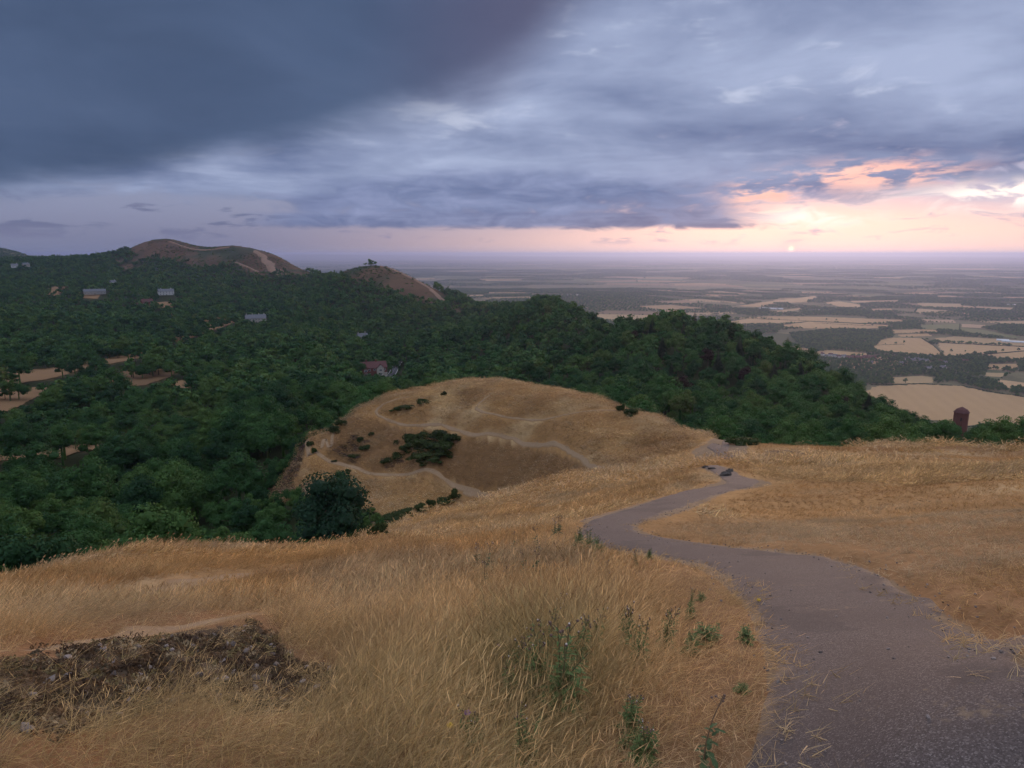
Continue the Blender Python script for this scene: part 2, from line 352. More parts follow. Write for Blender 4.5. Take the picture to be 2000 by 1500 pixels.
# ---------------------------------------------------------------- open ground and woodland
def tab(px, pts): p = np.array(pts, float); return np.interp(px, p[:, 0], p[:, 1])
NEAR_OPEN = [(-300,34),(0,30),(200,36),(330,38),(450,44),(560,48),(640,52),(720,66),(800,90),(900,200),(1000,200),(1100,178),(1200,152),(1300,124),(1400,92),(1500,84),(1750,84),(2000,76),(2300,70)]
KN_BACK = [(500,135),(600,150),(640,158),(700,172),(760,180),(900,192),(1000,190),(1100,175),(1200,150),(1300,122),(1430,90)]
KNOLL = [(530,972),(585,890),(594,840),(660,808),(745,768),(830,750),(900,738),(1000,744),(1200,790),(1440,850),(1440,1010),(760,1012),(700,985),(660,950),(600,985)]
OPEN = [  # fields and bare hill seen among the woods: photo outline, distance range
 ([(-60,912),(-60,890),(60,880),(160,868),(262,856),(268,866),(180,880),(60,900)], 200, 330, 'field'),
 ([(-60,812),(-60,764),(40,758),(95,756),(80,772),(45,790),(10,806)], 330, 520, 'field'),
 ([(208,748),(240,728),(345,712),(350,724),(330,738),(285,752),(230,757)], 420, 600, 'pasture'),
 ([(-60,752),(-60,734),(100,722),(180,706),(285,688),(292,698),(200,716),(110,740),(20,752)], 480, 760, 'field'),
 ([(330,672),(345,645),(380,625),(460,612),(470,625),(420,645),(370,662),(340,676)], 780, 1100, 'field'),
 ([(310,752),(365,742),(368,757),(320,766)], 380, 560, 'field'),
 ([(328,625),(330,612),(355,608),(352,622)], 900, 1300, 'field'),
 ([(255,610),(275,595),(345,588),(352,602),(300,606)], 1050, 1400, 'field'),
 ([(80,568),(110,556),(140,556),(115,582),(95,584)], 1300, 1800, 'field'),
 ([(145,583),(165,570),(205,575),(195,587)], 1300, 1700, 'field'),
 ([(225,478),(330,462),(450,476),(520,484),(600,515),(640,535),(600,545),(560,535),(505,545),(460,515),(380,520),(300,505),(250,540),(240,520),(270,500)], 1600, 2600, 'hill'),
 ([(640,540),(690,515),(740,512),(800,530),(850,560),(880,600),(830,590),(780,575),(740,555),(690,548)], 1000, 1600, 'hill'),
 ([(1082,620),(1085,606),(1125,606),(1135,620)], 780, 960, 'hill'),
 ([(885,607),(905,603),(910,618),(890,620)], 850, 1100, 'hill'),
 ([(918,685),(945,678),(948,684),(925,690)], 480, 640, 'field'),
]
OPEN = [([(sum(p[0] for p in pl)/len(pl) + (p[0] - sum(q[0] for q in pl)/len(pl))*k_, sum(q[1] for q in pl)/len(pl) + (p[1] - sum(q[1] for q in pl)/len(pl))*k_) for p in pl], a_, b_, kd_) for pl, a_, b_, kd_ in OPEN for k_ in ((.72,) if (kd_ == 'field' and a_ > 880) else (1.0,))]
def inpoly(px, py, poly):
    px = np.asarray(px); py = np.asarray(py); r = np.zeros(px.shape, bool); n = len(poly)
    for i in range(n):
        x1, y1 = poly[i]; x2, y2 = poly[(i+1) % n]
        c = ((y1 > py) != (y2 > py)) & (px < (x2 - x1)*(py - y1)/((y2 - y1) + 1e-9) + x1); r ^= c
    return r
def open_ground(x, y, z):
    """0 wood, 1 dry hill grass, 2 field, 3 bare hill, 4 pasture"""
    d = np.hypot(x, y); px, py = proj(x, y, z); c, _ = proj(x, y, np.full(np.shape(x), CAMZ) - d*.198)
    r = np.zeros(np.shape(x), int)
    for poly, d0, d1, kind in OPEN:
        fz = (fbm(x/55, y/55, 39, 3) - .5)*(60 if kind == 'hill' else 0)
        r[(d > d0) & (d < d1) & inpoly(px + fz, py + fz*.5, poly)] = {'field': 2, 'hill': 3, 'pasture': 4}[kind]
    r[d < tab(c, NEAR_OPEN)] = 1
    r[(d > 60) & (d < tab(c, KN_BACK)) & inpoly(px, py, KNOLL)] = 1
    r[(d > 3000) & (c > 600)] = 5
    r[(d > tab(c, [(-200, 4700), (600, 3000), (900, 1500), (1100, 1150), (1300, 780), (1500, 620), (1700, 560), (1900, 560), (2300, 620)]))] = 5
    return r

# ================================================================== MATERIALS AND MESH HELPERS
MATS = {}
def mat(name, build):
    if name in MATS: return MATS[name]
    m = bpy.data.materials.new(name); m.use_nodes = True; t = NT(m.node_tree); t.n.clear()
    o = t.new('ShaderNodeOutputMaterial'); s = build(t); t.l.new(s, o.inputs[0]); MATS[name] = m; return m
def bsdf(t, color, rough=.85, bump=None, dist=.01, strength=.5, spec=.2):
    p = t.new('ShaderNodeBsdfPrincipled'); t.put(p.inputs['Base Color'], color); t.put(p.inputs['Roughness'], rough)
    p.inputs['Specular IOR Level'].default_value = spec
    if bump is not None:
        bn = t.new('ShaderNodeBump'); bn.inputs['Distance'].default_value = dist; bn.inputs['Strength'].default_value = strength
        t.put(bn.inputs['Height'], bump); t.l.new(bn.outputs[0], p.inputs['Normal'])
    return p.outputs[0]
def pos(t): return V(t, t.new('ShaderNodeNewGeometry').outputs['Position'])
def objpos(t): return V(t, t.new('ShaderNodeTexCoord').outputs['Object'])
def mesh(name, v, f, mats, midx=None, smooth=False):
    me = bpy.data.meshes.new(name)
    me.from_pydata(v.tolist() if isinstance(v, np.ndarray) else v, [], f.tolist() if isinstance(f, np.ndarray) else f)
    for m_ in (mats if isinstance(mats, (list, tuple)) else [mats]): me.materials.append(m_)
    if midx is not None: me.polygons.foreach_set('material_index', np.asarray(midx, np.int32))
    if smooth: me.polygons.foreach_set('use_smooth', np.ones(len(me.polygons), bool))
    me.update(); return me
def link(name, me, parent=None, loc=(0, 0, 0), rz=0.0, scale=1.0, **props):
    o = bpy.data.objects.new(name, me); COL.objects.link(o); o.location = loc; o.rotation_euler = (0, 0, rz)
    o.scale = (scale,)*3 if not isinstance(scale, tuple) else scale
    if parent is not None: o.parent = parent
    for k, v in props.items(): o[k] = v
    return o
def boxes(bl):
    """list of (x0,x1,y0,y1,z0,z1) -> verts, faces"""
    v = []; f = []
    for x0, x1, y0, y1, z0, z1 in bl:
        n = len(v); v += [(x0,y0,z0),(x1,y0,z0),(x1,y1,z0),(x0,y1,z0),(x0,y0,z1),(x1,y0,z1),(x1,y1,z1),(x0,y1,z1)]
        f += [(n,n+3,n+2,n+1),(n+4,n+5,n+6,n+7),(n,n+1,n+5,n+4),(n+1,n+2,n+6,n+5),(n+2,n+3,n+7,n+6),(n+3,n,n+4,n+7)]
    return v, f
def tube(v, f, pts, rads, sides=6):
    n0 = len(v); pts = [Vector(p) for p in pts]
    for i, p in enumerate(pts):
        t = (pts[min(i+1, len(pts)-1)] - pts[max(i-1, 0)]).normalized()
        a = t.cross(Vector((0, 0, 1)) if abs(t.z) < .9 else Vector((1, 0, 0))).normalized(); b_ = t.cross(a)
        for k in range(sides):
            q = 2*pi*k/sides; v.append(tuple(p + (a*cos(q) + b_*sin(q))*rads[i]))
    for i in range(len(pts)-1):
        for k in range(sides):
            f.append((n0+i*sides+k, n0+i*sides+(k+1) % sides, n0+(i+1)*sides+(k+1) % sides, n0+(i+1)*sides+k))
    f.append(tuple(n0+(len(pts)-1)*sides+k for k in range(sides)))

# ---------------------------------------------------------------- ground sheet
og = open_ground(GX.ravel(), GY.ravel(), H1.ravel()).reshape(GX.shape)
gc = np.zeros(GX.shape + (3,))
nz1 = fbm(GX/7, GY/7, 21, 3); nz2 = fbm(GX/45, GY/45, 22, 3); nz3 = fbm(GX/160, GY/160, 23, 4)
c_grass = np.array((.30, .170, .070)); c_rust = np.array((.22, .12, .06)); c_pale = np.array((.40, .27, .135))
_gx, _gy = np.gradient(H1, axis=0), np.gradient(H1, axis=1)
slope = np.hypot(_gx/(np.gradient(GA, axis=0)*GD), _gy/np.gradient(GD, axis=1))
SLOPE = Grid(np.clip(slope, 0, 2))
gcol = c_grass + (c_pale - c_grass)*ss(.5, .75, nz1)[..., None] + (c_rust - c_grass)*ss(.5, .3, nz2)[..., None]
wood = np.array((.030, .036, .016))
plain = np.array((.13, .115, .060)) + (nz3[..., None] - .5)*np.array((.08, .05, .03))
hill = np.array((.105, .064, .040)) + (ss(.44, .60, fbm(GX/70, GY/70, 33, 4))[..., None])*(np.array((.042, .050, .028)) - np.array((.105, .064, .040)))
field = np.array((.27, .16, .088)) + (nz3[..., None] - .5)*np.array((.06, .04, .03)); past = np.array((.17, .105, .055)) + 0*field
verge_ = np.array((.10, .075, .038))
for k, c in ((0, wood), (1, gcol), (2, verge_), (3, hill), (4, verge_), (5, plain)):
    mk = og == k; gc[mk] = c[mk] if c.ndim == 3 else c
gc[dp < .02] = (.20, .14, .09)
# the dark earth bank at the lower left and other heathery patches
ppx, ppy = proj(GX, GY, H1)
BANK = [(-80,1300),(0,1292),(250,1258),(500,1218),(540,1250),(580,1290),(670,1320),(650,1385),(480,1400),(380,1360),(270,1385),(190,1425),(0,1450),(-80,1460)]
_w = (fbm(GX/.5, GY/.5, 77, 3) - .5)*70
bankm = inpoly(ppx + _w, ppy + _w*.6, BANK) & (GD < 7) & (GD > 2.2); gc[bankm] = np.array((.085, .060, .040))
heath = ((inpoly(ppx, ppy, [(670,870),(700,850),(770,870),(740,915),(690,905)])) | inpoly(ppx, ppy, [(600,1000),(690,980),(640,940),(580,960)]) | inpoly(ppx, ppy, [(520,960),(560,870),(600,860),(590,900),(560,960)])) & (GD > 60) & (GD < 200)
gc[heath] = np.array((.10, .065, .038))
FLANK = [(600,862),(660,903),(720,920),(800,922),(880,940),(930,957),(1060,948),(1170,918),(1120,897),(1000,863),(900,850),(790,838),(735,818),(690,812),(645,838)]      # rust-brown sward on the knoll's steep side, its shade put into the colour
gc[inpoly(ppx, ppy, FLANK) & (GD > 60) & (GD < 160)] = np.array((.215, .122, .056))  # flank soil: rusty ground colour darkened to stand in for shade
hp2 = inpoly(ppx, ppy, [(1468,893),(1500,880),(1545,878),(1590,886),(1560,893),(1500,896)]) & (GD > 35) & (GD < 75); gc[hp2] = np.array((.12, .082, .055))
nA, nL = GX.shape
vv = np.c_[GX.ravel(), GY.ravel(), H1.ravel()]
ii = np.arange(nA*nL).reshape(nA, nL)
ff = np.stack([ii[:-1, :-1], ii[1:, :-1], ii[1:, 1:], ii[:-1, 1:]], -1).reshape(-1, 4)[:, ::-1]
me = bpy.data.meshes.new('ground')
me.vertices.add(len(vv)); me.vertices.foreach_set('co', vv.ravel())
me.loops.add(ff.size); me.loops.foreach_set('vertex_index', ff.ravel().astype(np.int32))
me.polygons.add(len(ff)); me.polygons.foreach_set('loop_start', np.arange(0, ff.size, 4, dtype=np.int32))
me.polygons.foreach_set('use_smooth', np.ones(len(ff), bool)); me.update(calc_edges=True)
at = me.color_attributes.new('soil', 'FLOAT_COLOR', 'POINT')
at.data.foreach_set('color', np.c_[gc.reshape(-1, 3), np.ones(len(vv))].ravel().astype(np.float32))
def m_ground(t):
    a = t.new('ShaderNodeAttribute', attribute_name='soil'); p = pos(t)
    n = t.noise(p, 9.0, 6, .65); n2_ = t.noise(t.scale(p, (1, 1, 1)), .9, 5, .6); n4 = t.noise(p, .07, 5, .6)
    n5 = t.noise(p, .012, 6, .65); k = (n*.9 + n2_*.7 + n4*.5)*.95*(n5*1.5 + .25)
    c = t.mix(1.0, V(t, a.outputs['Color']), t.comb(k, k, k), 'MULTIPLY')
    return bsdf(t, c, .95, n*.6 + n2_, .05, .6, .05)
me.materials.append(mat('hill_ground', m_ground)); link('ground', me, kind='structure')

# ---------------------------------------------------------------- the made path and the trodden tracks
def m_asphalt(t):
    p = pos(t); vo = t.new('ShaderNodeTexVoronoi'); vo.inputs['Scale'].default_value = 210; t.put(vo.inputs['Vector'], p)
    chip = V(t, vo.outputs['Color']); sx = t.new('ShaderNodeSeparateColor'); t.put(sx.inputs[0], chip); r = V(t, sx.outputs[0]); g_ = V(t, sx.outputs[1])
    base = t.ramp(r, [(0, (.068, .052, .047)), (.45, (.100, .077, .070)), (.8, (.138, .106, .096)), (1, (.24, .198, .18))])
    big = t.noise(p, 1.1, 5, .6); base = t.mix(t.sstep(.35, .7, big)*.5, base, (.090, .068, .062))
    tar = t.sstep(.57, .60, t.noise(p, .75, 3, .5) + (t.noise(p, 7., 3) - .5)*.08); base = t.mix(tar*.42, base, (.055, .047, .048))
    straw = t.sstep(.60, .74, t.noise(p, 3.3, 6, .7) + (t.noise(p, 30., 3) - .5)*.35)
    base = t.mix(straw*.45, base, (.30, .21, .125))
    at_ = t.new('ShaderNodeAttribute', attribute_name='edge'); ed = V(t, at_.outputs['Fac'])
    ew = t.sstep(.80, 1.06, ed + (t.noise(p, 4.0, 5, .7) - .5)*.75)
    base = t.mix(ew*.8, base, t.mix(t.noise(p, 40., 3), (.16, .115, .085), (.38, .26, .16)))
    cr = t.sstep(.5, .0, V(t, vo.outputs['Distance'])*1.0)
    return bsdf(t, base, .9, cr*.8 + t.noise(p, 300., 2)*.3, .003, .6, .25)
def m_track(t):
    p = pos(t); n = t.noise(p, 2.5, 6, .7); q = t.noise(p, 14., 4, .7)
    at_ = t.new('ShaderNodeAttribute', attribute_name='edge'); ed = V(t, at_.outputs['Fac'])
    c = t.mix(n, (.24, .15, .085), (.40, .28, .17)); c = t.mix(t.sstep(.5, .7, q)*.5, c, (.28, .21, .15))
    c = t.mix(t.sstep(.45, 1.0, ed + (n - .5)*.9)*.85, c, (.28, .165, .075))
    return bsdf(t, c, .95, n + q*.5, .05, .7, .1)
def strip(name, sp, m_, lift=(.012, .0006), nx=9, wob=.15, **props):
    rng = np.random.default_rng(len(sp)); v = []; ed = []; N = len(sp)
    L = np.linalg.norm(sp[:, :2] - sp[:, 2:], axis=1); arc = np.r_[0, np.cumsum(np.linalg.norm(np.diff((sp[:, :2] + sp[:, 2:])/2, axis=0), axis=1))]
    # resample along its length by distance so near parts stay fine
    s_ = [0.0]
    while s_[-1] < arc[-1]:
        k = np.searchsorted(arc, s_[-1]); k = min(k, N-1); d = np.hypot(*((sp[k, :2] + sp[k, 2:])/2)); s_.append(s_[-1] + max(.05, d*.012))
    s_ = np.array(s_[:-1] + [arc[-1]]); q = np.stack([np.interp(s_, arc, sp[:, c]) for c in range(4)], 1)
    wl = (vnoise(s_/.35, s_*0, 3) + vnoise(s_/1.1, s_*0, 4)*1.6 - 1.0)*wob; wr = (vnoise(s_/.35, s_*0, 5) + vnoise(s_/1.1, s_*0, 6)*1.6 - 1.0)*wob
    dirv = (q[:, 2:] - q[:, :2]); ln = np.linalg.norm(dirv, axis=1)[:, None] + 1e-9; dirv = dirv/ln
    a = q[:, :2] - dirv*wl[:, None]; b_ = q[:, 2:] + dirv*wr[:, None]
    us = np.linspace(0, 1, nx); xy = a[:, None]*(1-us)[None, :, None] + b_[:, None]*us[None, :, None]
    d = np.hypot(xy[..., 0], xy[..., 1]); zz_ = G.at(xy[..., 0], xy[..., 1]) + lift[0] + lift[1]*d
    zz_[:, 0] -= .03 + .0012*d[:, 0]; zz_[:, -1] -= .03 + .0012*d[:, -1]
    v = np.concatenate([xy, zz_[..., None]], -1).reshape(-1, 3); ids = np.arange(len(v)).reshape(len(s_), nx)
    f = np.stack([ids[:-1, :-1], ids[:-1, 1:], ids[1:, 1:], ids[1:, :-1]], -1).reshape(-1, 4)
    me = mesh(name, v, f, m_, smooth=True)
    e = me.attributes.new('edge', 'FLOAT', 'POINT'); e.data.foreach_set('value', np.tile(np.abs(us*2-1), len(s_)).astype(np.float32))
    if me.polygons[0].normal.z < 0: me.flip_normals()
    return link(name, me, **props)
MA = mat('worn_asphalt', m_asphalt); MT = mat('trodden_earth', m_track)
strip('footpath', sp1, MA, nx=17, kind='structure'); strip('footpath', sp2, MA, kind='structure')
for k, sp in tracks.items(): strip('dirt_track', sp, MT, (.022, .0007), 7, .22, kind='structure')

# ---------------------------------------------------------------- haze
hb, hf = boxes([(-78000, 78000, -78000, 78000, float(H1.min()) - 1.5, max(CAMZ, float(H1.max())) + 4)])
def m_haze():
    m_ = bpy.data.materials.new('haze'); m_.use_nodes = True; t = NT(m_.node_tree); t.n.clear()
    o = t.new('ShaderNodeOutputMaterial'); p = t.new('ShaderNodeVolumePrincipled')
    p.inputs['Color'].default_value = (.52, .63, 1.0, 1); p.inputs['Density'].default_value = 5.5e-5; p.inputs['Anisotropy'].default_value = .6
    t.l.new(p.outputs[0], o.inputs['Volume']); return m_
link('haze', mesh('haze', hb, hf, m_haze()), kind='stuff', label='thin blue evening haze lying over the whole plain', category='haze')

# ================================================================== TREES
def leaf_mat(name, stops, spread=1.0):
    def f(t):
        oi = t.new('ShaderNodeObjectInfo'); p = pos(t)
        r = V(t, oi.outputs['Random']); loc = V(t, oi.outputs['Location'])
        k = (r*.55 + t.noise(loc, .018, 2)*.75 - .15 + (t.noise(p, .9, 3) - .5)*.35).clamp()
        c = t.ramp(k, stops)
        p_ = t.new('ShaderNodeBsdfPrincipled'); t.put(p_.inputs['Base Color'], c); p_.inputs['Roughness'].default_value = .75
        p_.inputs['Specular IOR Level'].default_value = .12
        tr = t.new('ShaderNodeBsdfTranslucent'); t.put(tr.inputs[0], t.mix(.4, c, (.10, .16, .03)))
        mx = t.new('ShaderNodeMixShader'); mx.inputs[0].default_value = .16
        t.l.new(p_.outputs[0], mx.inputs[1]); t.l.new(tr.outputs[0], mx.inputs[2]); return mx.outputs[0]
    return mat(name, f)
GREENS = [(0, (.015, .042, .024)), (.3, (.030, .080, .030)), (.55, (.054, .124, .036)), (.78, (.088, .152, .040)), (.92, (.110, .130, .042)), (1, (.12, .105, .045))]
ML = leaf_mat('broadleaf_foliage', GREENS)
MC = leaf_mat('conifer_foliage', [(0, (.014, .030, .020)), (.6, (.024, .044, .026)), (1, (.040, .052, .030))])
MD = leaf_mat('copper_foliage', [(0, (.030, .016, .018)), (1, (.050, .026, .024))])
MF = leaf_mat('hedge_foliage', [(0, (.020, .038, .018)), (.6, (.034, .056, .024)), (1, (.055, .070, .028))])
MB = mat('bark', lambda t: bsdf(t, t.mix(t.noise(objpos(t), 6., 5, .6), (.055, .042, .032), (.14, .11, .085)), .9, t.noise(t.scale(objpos(t), (9, 9, 2)), 1., 5), .05, .8))
ICO_V = []; ICO_F = [(0,11,5),(0,5,1),(0,1,7),(0,7,10),(0,10,11),(1,5,9),(5,11,4),(11,10,2),(10,7,6),(7,1,8),(3,9,4),(3,4,2),(3,2,6),(3,6,8),(3,8,9),(4,9,5),(2,4,11),(6,2,10),(8,6,7),(9,8,1)]
_g = (1 + 5**.5)/2
for q in ((-1,_g,0),(1,_g,0),(-1,-_g,0),(1,-_g,0),(0,-1,_g),(0,1,_g),(0,-1,-_g),(0,1,-_g),(_g,0,-1),(_g,0,1),(-_g,0,-1),(-_g,0,1)):
    ICO_V.append(np.array(q)/math.sqrt(1+_g*_g))
ICO_V = np.array(ICO_V)
def crown(rng, R, zc, hz, npuff, nleaf, ls, core=.58, flat=.55):
    """leaf quads over many overlapping puffs; R crown radius, zc centre height, hz half height"""
    v = []; f = []; n = 0; puffs = []
    for k in range(npuff):
        u = rng.normal(size=3); u /= np.linalg.norm(u); u[2] = abs(u[2])*1.5 - .62
        rr = rng.uniform(.45, .82) if k else 0
        c = np.array((u[0]*R*rr, u[1]*R*rr, zc + u[2]*hz*rr)); puffs.append((c, R*rng.uniform(.24, .42)*(1.25 if k == 0 else 1)))
    tot = sum(r*r for _, r in puffs)
    for c, r in puffs:
        iv = ICO_V*r*core*np.array((1, 1, .85))*rng.uniform(.8, 1.1, (12, 1)) + c
        v.append(iv); f += [(n+a, n+b_, n+c_) for a, b_, c_ in ICO_F]; n += 12
        m_ = max(6, int(nleaf*r*r/tot)); u = rng.normal(size=(m_, 3)); u /= np.linalg.norm(u, axis=1)[:, None]
        u[:, 2] = np.where(u[:, 2] < -.35, -u[:, 2], u[:, 2])
        p = c + u*r*rng.uniform(.72, 1.12, (m_, 1))*np.array((1, 1, .88))
        nn = u + rng.normal(size=(m_, 3))*flat; nn /= np.linalg.norm(nn, axis=1)[:, None]
        a = np.cross(nn, rng.normal(size=(m_, 3))); a /= np.linalg.norm(a, axis=1)[:, None]; b_ = np.cross(nn, a)
        s = ls*rng.uniform(.6, 1.35, (m_, 1))
        q = np.stack([p - a*s, p - b_*s*.62, p + a*s + nn*s*.15, p + b_*s*.62], 1).reshape(-1, 3)
        v.append(q); f += [(n+4*i, n+4*i+1, n+4*i+2, n+4*i+3) for i in range(m_)]; n += 4*m_
    return np.concatenate(v), f, puffs
def trunk(rng, h, r, puffs, zc, nl=4):
    v = []; f = []; j = rng.normal(size=2)*r*.8
    tube(v, f, [(0, 0, -.6), (j[0]*.3, j[1]*.3, h*.3), (j[0], j[1], h*.6), (j[0]*1.4, j[1]*1.4, zc)], [r*1.35, r, r*.8, r*.35], 7)
    for c, pr in puffs[1:1+nl]:
        b0 = Vector((j[0], j[1], h*rng.uniform(.4, .65))); tube(v, f, [b0, b0.lerp(Vector(c), .55) + Vector((0, 0, .25)), Vector(c)], [r*.5, r*.32, r*.14], 5)
    return v, f
def tree_pair(seed, R, h, npuff, nleaf, ls, leaf=None, core=.58):
    """crown and trunk meshes of one tree model, base at the origin"""
    rng = np.random.default_rng(seed); zc = h*.53; hz = h*.47
    cv, cf, pf = crown(rng, R, zc, hz, npuff, nleaf, ls, core); tv, tf = trunk(rng, h, .022*h, pf, zc)
    return mesh('crown', cv, cf, leaf or ML), mesh('trunk', tv, tf, MB, smooth=True)
def merged(cm, tm, name):
    """crown and trunk in one mesh, for woods too far off or too deep to pick trees apart"""
    cv = np.array([v.co[:] for v in cm.vertices]); tv = np.array([v.co[:] for v in tm.vertices])
    f = [tuple(p.vertices) for p in cm.polygons] + [tuple(i + len(cv) for i in p.vertices) for p in tm.polygons]
    return mesh(name, np.r_[cv, tv], f, [cm.materials[0], MB], [0]*len(cm.polygons) + [1]*len(tm.polygons))
NEAR = [tree_pair(100+k, R, h, n, 4300, .15) for k, (R, h, n) in enumerate(((4.4, 10, 17), (3.7, 9.5, 14), (5.0, 11.5, 20), (3.1, 11.5, 13), (4.6, 8.0, 18), (2.9, 7.6, 11)))]
MIDT = [merged(*tree_pair(200+k, R, h, n, 330, .62), 'wood_tree_mid') for k, (R, h, n) in enumerate(((4.4, 10, 12), (3.8, 9.5, 10), (5.0, 11.5, 13), (3.4, 10.5, 10)))]
FART = [merged(*tree_pair(300+k, R, h, 6, 60, 1.15), 'wood_tree_far') for k, (R, h) in enumerate(((4.6, 9.5), (4.0, 10), (5.4, 9)))]
def conifer_pair(seed, h, R, nt=24):
    rng = np.random.default_rng(seed); v = []; f = []
    for k in range(nt):
        t = k/(nt-1); z = h*(.16 + .84*t); r = R*(1-t)**.85 + .12
        nb_ = int(7 + 9*(1-t))
        for i in range(nb_):
            a = 2*pi*(i + rng.uniform(-.4, .4))/nb_ + k*.7; rr = r*rng.uniform(.7, 1.15); dr = rng.uniform(.15, .4)*rr; wd = .36*rr + .16
            d_ = Vector((cos(a), sin(a), 0)); s_ = Vector((-sin(a), cos(a), 0)); o_ = Vector((0, 0, z))
            n = len(v); tip = o_ + d_*rr - Vector((0, 0, dr)); md = o_ + d_*rr*.55 + Vector((0, 0, .08*rr))
            v += [tuple(o_), tuple(md + s_*wd), tuple(tip), tuple(md - s_*wd)]; f.append((n, n+1, n+2, n+3))
            for sgn in (-1, 1):
                n = len(v); b0 = md + s_*wd*.4*sgn; e = b0 + s_*sgn*wd*1.0 + d_*rr*.25 - Vector((0, 0, dr*.8)); w_ = d_*wd*.5
                v += [tuple(b0 - w_), tuple(b0 + w_), tuple(e + w_*.4), tuple(e - w_*.7)]; f.append((n, n+1, n+2, n+3))
    tv = []; tf = []; tube(tv, tf, [(0, 0, -.6), (0, 0, h*.4), (0, 0, h*.97)], [.018*h, .013*h, .003*h], 6)
    return mesh('crown', v, f, MC), mesh('trunk', tv, tf, MB, smooth=True)
CONI = [conifer_pair(400+k, h, R) for k, (h, R) in enumerate(((15, 2.9), (13, 2.5), (17, 3.3), (12, 3.0)))]
COPP = [tree_pair(450+k, 4.6, 11.5, 17, 1500, .30, MD) for k in range(2)]

# ---------------------------------------------------------------- scattering (for what cannot be counted)
def protos(name, meshes):
    c = bpy.data.collections.new(name)                      # models only: not linked into the scene
    for i, me in enumerate(meshes):
        o = bpy.data.objects.new('%s_%02d' % (name, i), me); c.objects.link(o)
    return c
def scatter(name, coll, P, rot, scl, idx, tint=None, **props):
    me = bpy.data.meshes.new(name); me.vertices.add(len(P)); me.vertices.foreach_set('co', np.asarray(P, np.float32).ravel())
    def attr(n, ty, data, key='vector'):
        a = me.attributes.new(n, ty, 'POINT'); a.data.foreach_set(key, np.ascontiguousarray(data).ravel())
    attr('rot', 'FLOAT_VECTOR', np.asarray(rot, np.float32))
    scl = np.asarray(scl, np.float32); scl = np.repeat(scl[:, None], 3, 1) if scl.ndim == 1 else scl
    attr('scl', 'FLOAT_VECTOR', scl); attr('pick', 'INT', np.asarray(idx, np.int32), 'value')
    if tint is not None: attr('tint', 'FLOAT_COLOR', np.c_[tint, np.ones(len(P))].astype(np.float32), 'color')
    g = bpy.data.node_groups.new(name, 'GeometryNodeTree'); g.is_modifier = True
    g.interface.new_socket('Geometry', in_out='INPUT', socket_type='NodeSocketGeometry'); g.interface.new_socket('Geometry', in_out='OUTPUT', socket_type='NodeSocketGeometry')
    gi = g.nodes.new('NodeGroupInput'); go = g.nodes.new('NodeGroupOutput'); ip = g.nodes.new('GeometryNodeInstanceOnPoints')
    ci = g.nodes.new('GeometryNodeCollectionInfo'); ci.inputs['Collection'].default_value = coll; ci.inputs['Separate Children'].default_value = True; ci.inputs['Reset Children'].default_value = True
    def na(n, ty):
        q = g.nodes.new('GeometryNodeInputNamedAttribute'); q.data_type = ty; q.inputs[0].default_value = n; return q.outputs[0]
    L = g.links.new
    m2p = g.nodes.new('GeometryNodeMeshToPoints'); L(gi.outputs[0], m2p.inputs[0]); L(m2p.outputs[0], ip.inputs['Points'])
    L(ci.outputs[0], ip.inputs['Instance']); ip.inputs['Pick Instance'].default_value = True
    L(na('pick', 'INT'), ip.inputs['Instance Index']); L(na('rot', 'FLOAT_VECTOR'), ip.inputs['Rotation']); L(na('scl', 'FLOAT_VECTOR'), ip.inputs['Scale']); L(ip.outputs[0], go.inputs[0])
    o = link(name, me, **props); md = o.modifiers.new('scatter', 'NODES'); md.node_group = g; return o

# ---------------------------------------------------------------- where the wood stands
def jitter_polar(d0, d1, spacing, az0=-44, az1=44, seed=1, jit=.42):
    """points spread over a sector of the land on a jittered square grid"""
    rng = np.random.default_rng(seed)
    xs = np.arange(-d1, d1, spacing); X_, Y_ = np.meshgrid(xs, np.arange(0, d1, spacing))
    X_ = X_.ravel() + rng.uniform(-jit, jit, X_.size)*spacing; Y_ = Y_.ravel() + rng.uniform(-jit, jit, Y_.size)*spacing
    d = np.hypot(X_, Y_); a = np.degrees(np.arctan2(X_, Y_)); k = (d >= d0) & (d < d1) & (a > az0) & (a < az1); return X_[k], Y_[k]
wx, wy = [], []
for d0, d1, sp in ((40, 260, 7.3), (260, 600, 7.6), (600, 1100, 8.4), (1100, 2700, 10.5), (2700, 4800, 16)):
    a, b_ = jitter_polar(d0, d1, sp, seed=int(d0)); wx.append(a); wy.append(b_)
wx = np.concatenate(wx); wy = np.concatenate(wy); wz = G.at(wx, wy)
_og = open_ground(wx, wy, wz); sxp, syp = jitter_polar(46, 178, 2.6, -28, -9, 58); szp = G.at(sxp, syp); _sc = proj(sxp, syp, CAMZ - np.hypot(sxp, syp)*.198)[0]
_sk = (open_ground(sxp, syp, szp) == 0) & (_sc > 470) & (_sc < 735); SCRUB = np.c_[sxp, syp, szp][_sk]
k = (_og == 0) | (((_og == 2) | (_og == 4)) & (np.hypot(wx, wy) > 300) & (fbm(wx/26, wy/26, 46, 2) > np.where(np.hypot(wx, wy) > 800, .50, .66)))
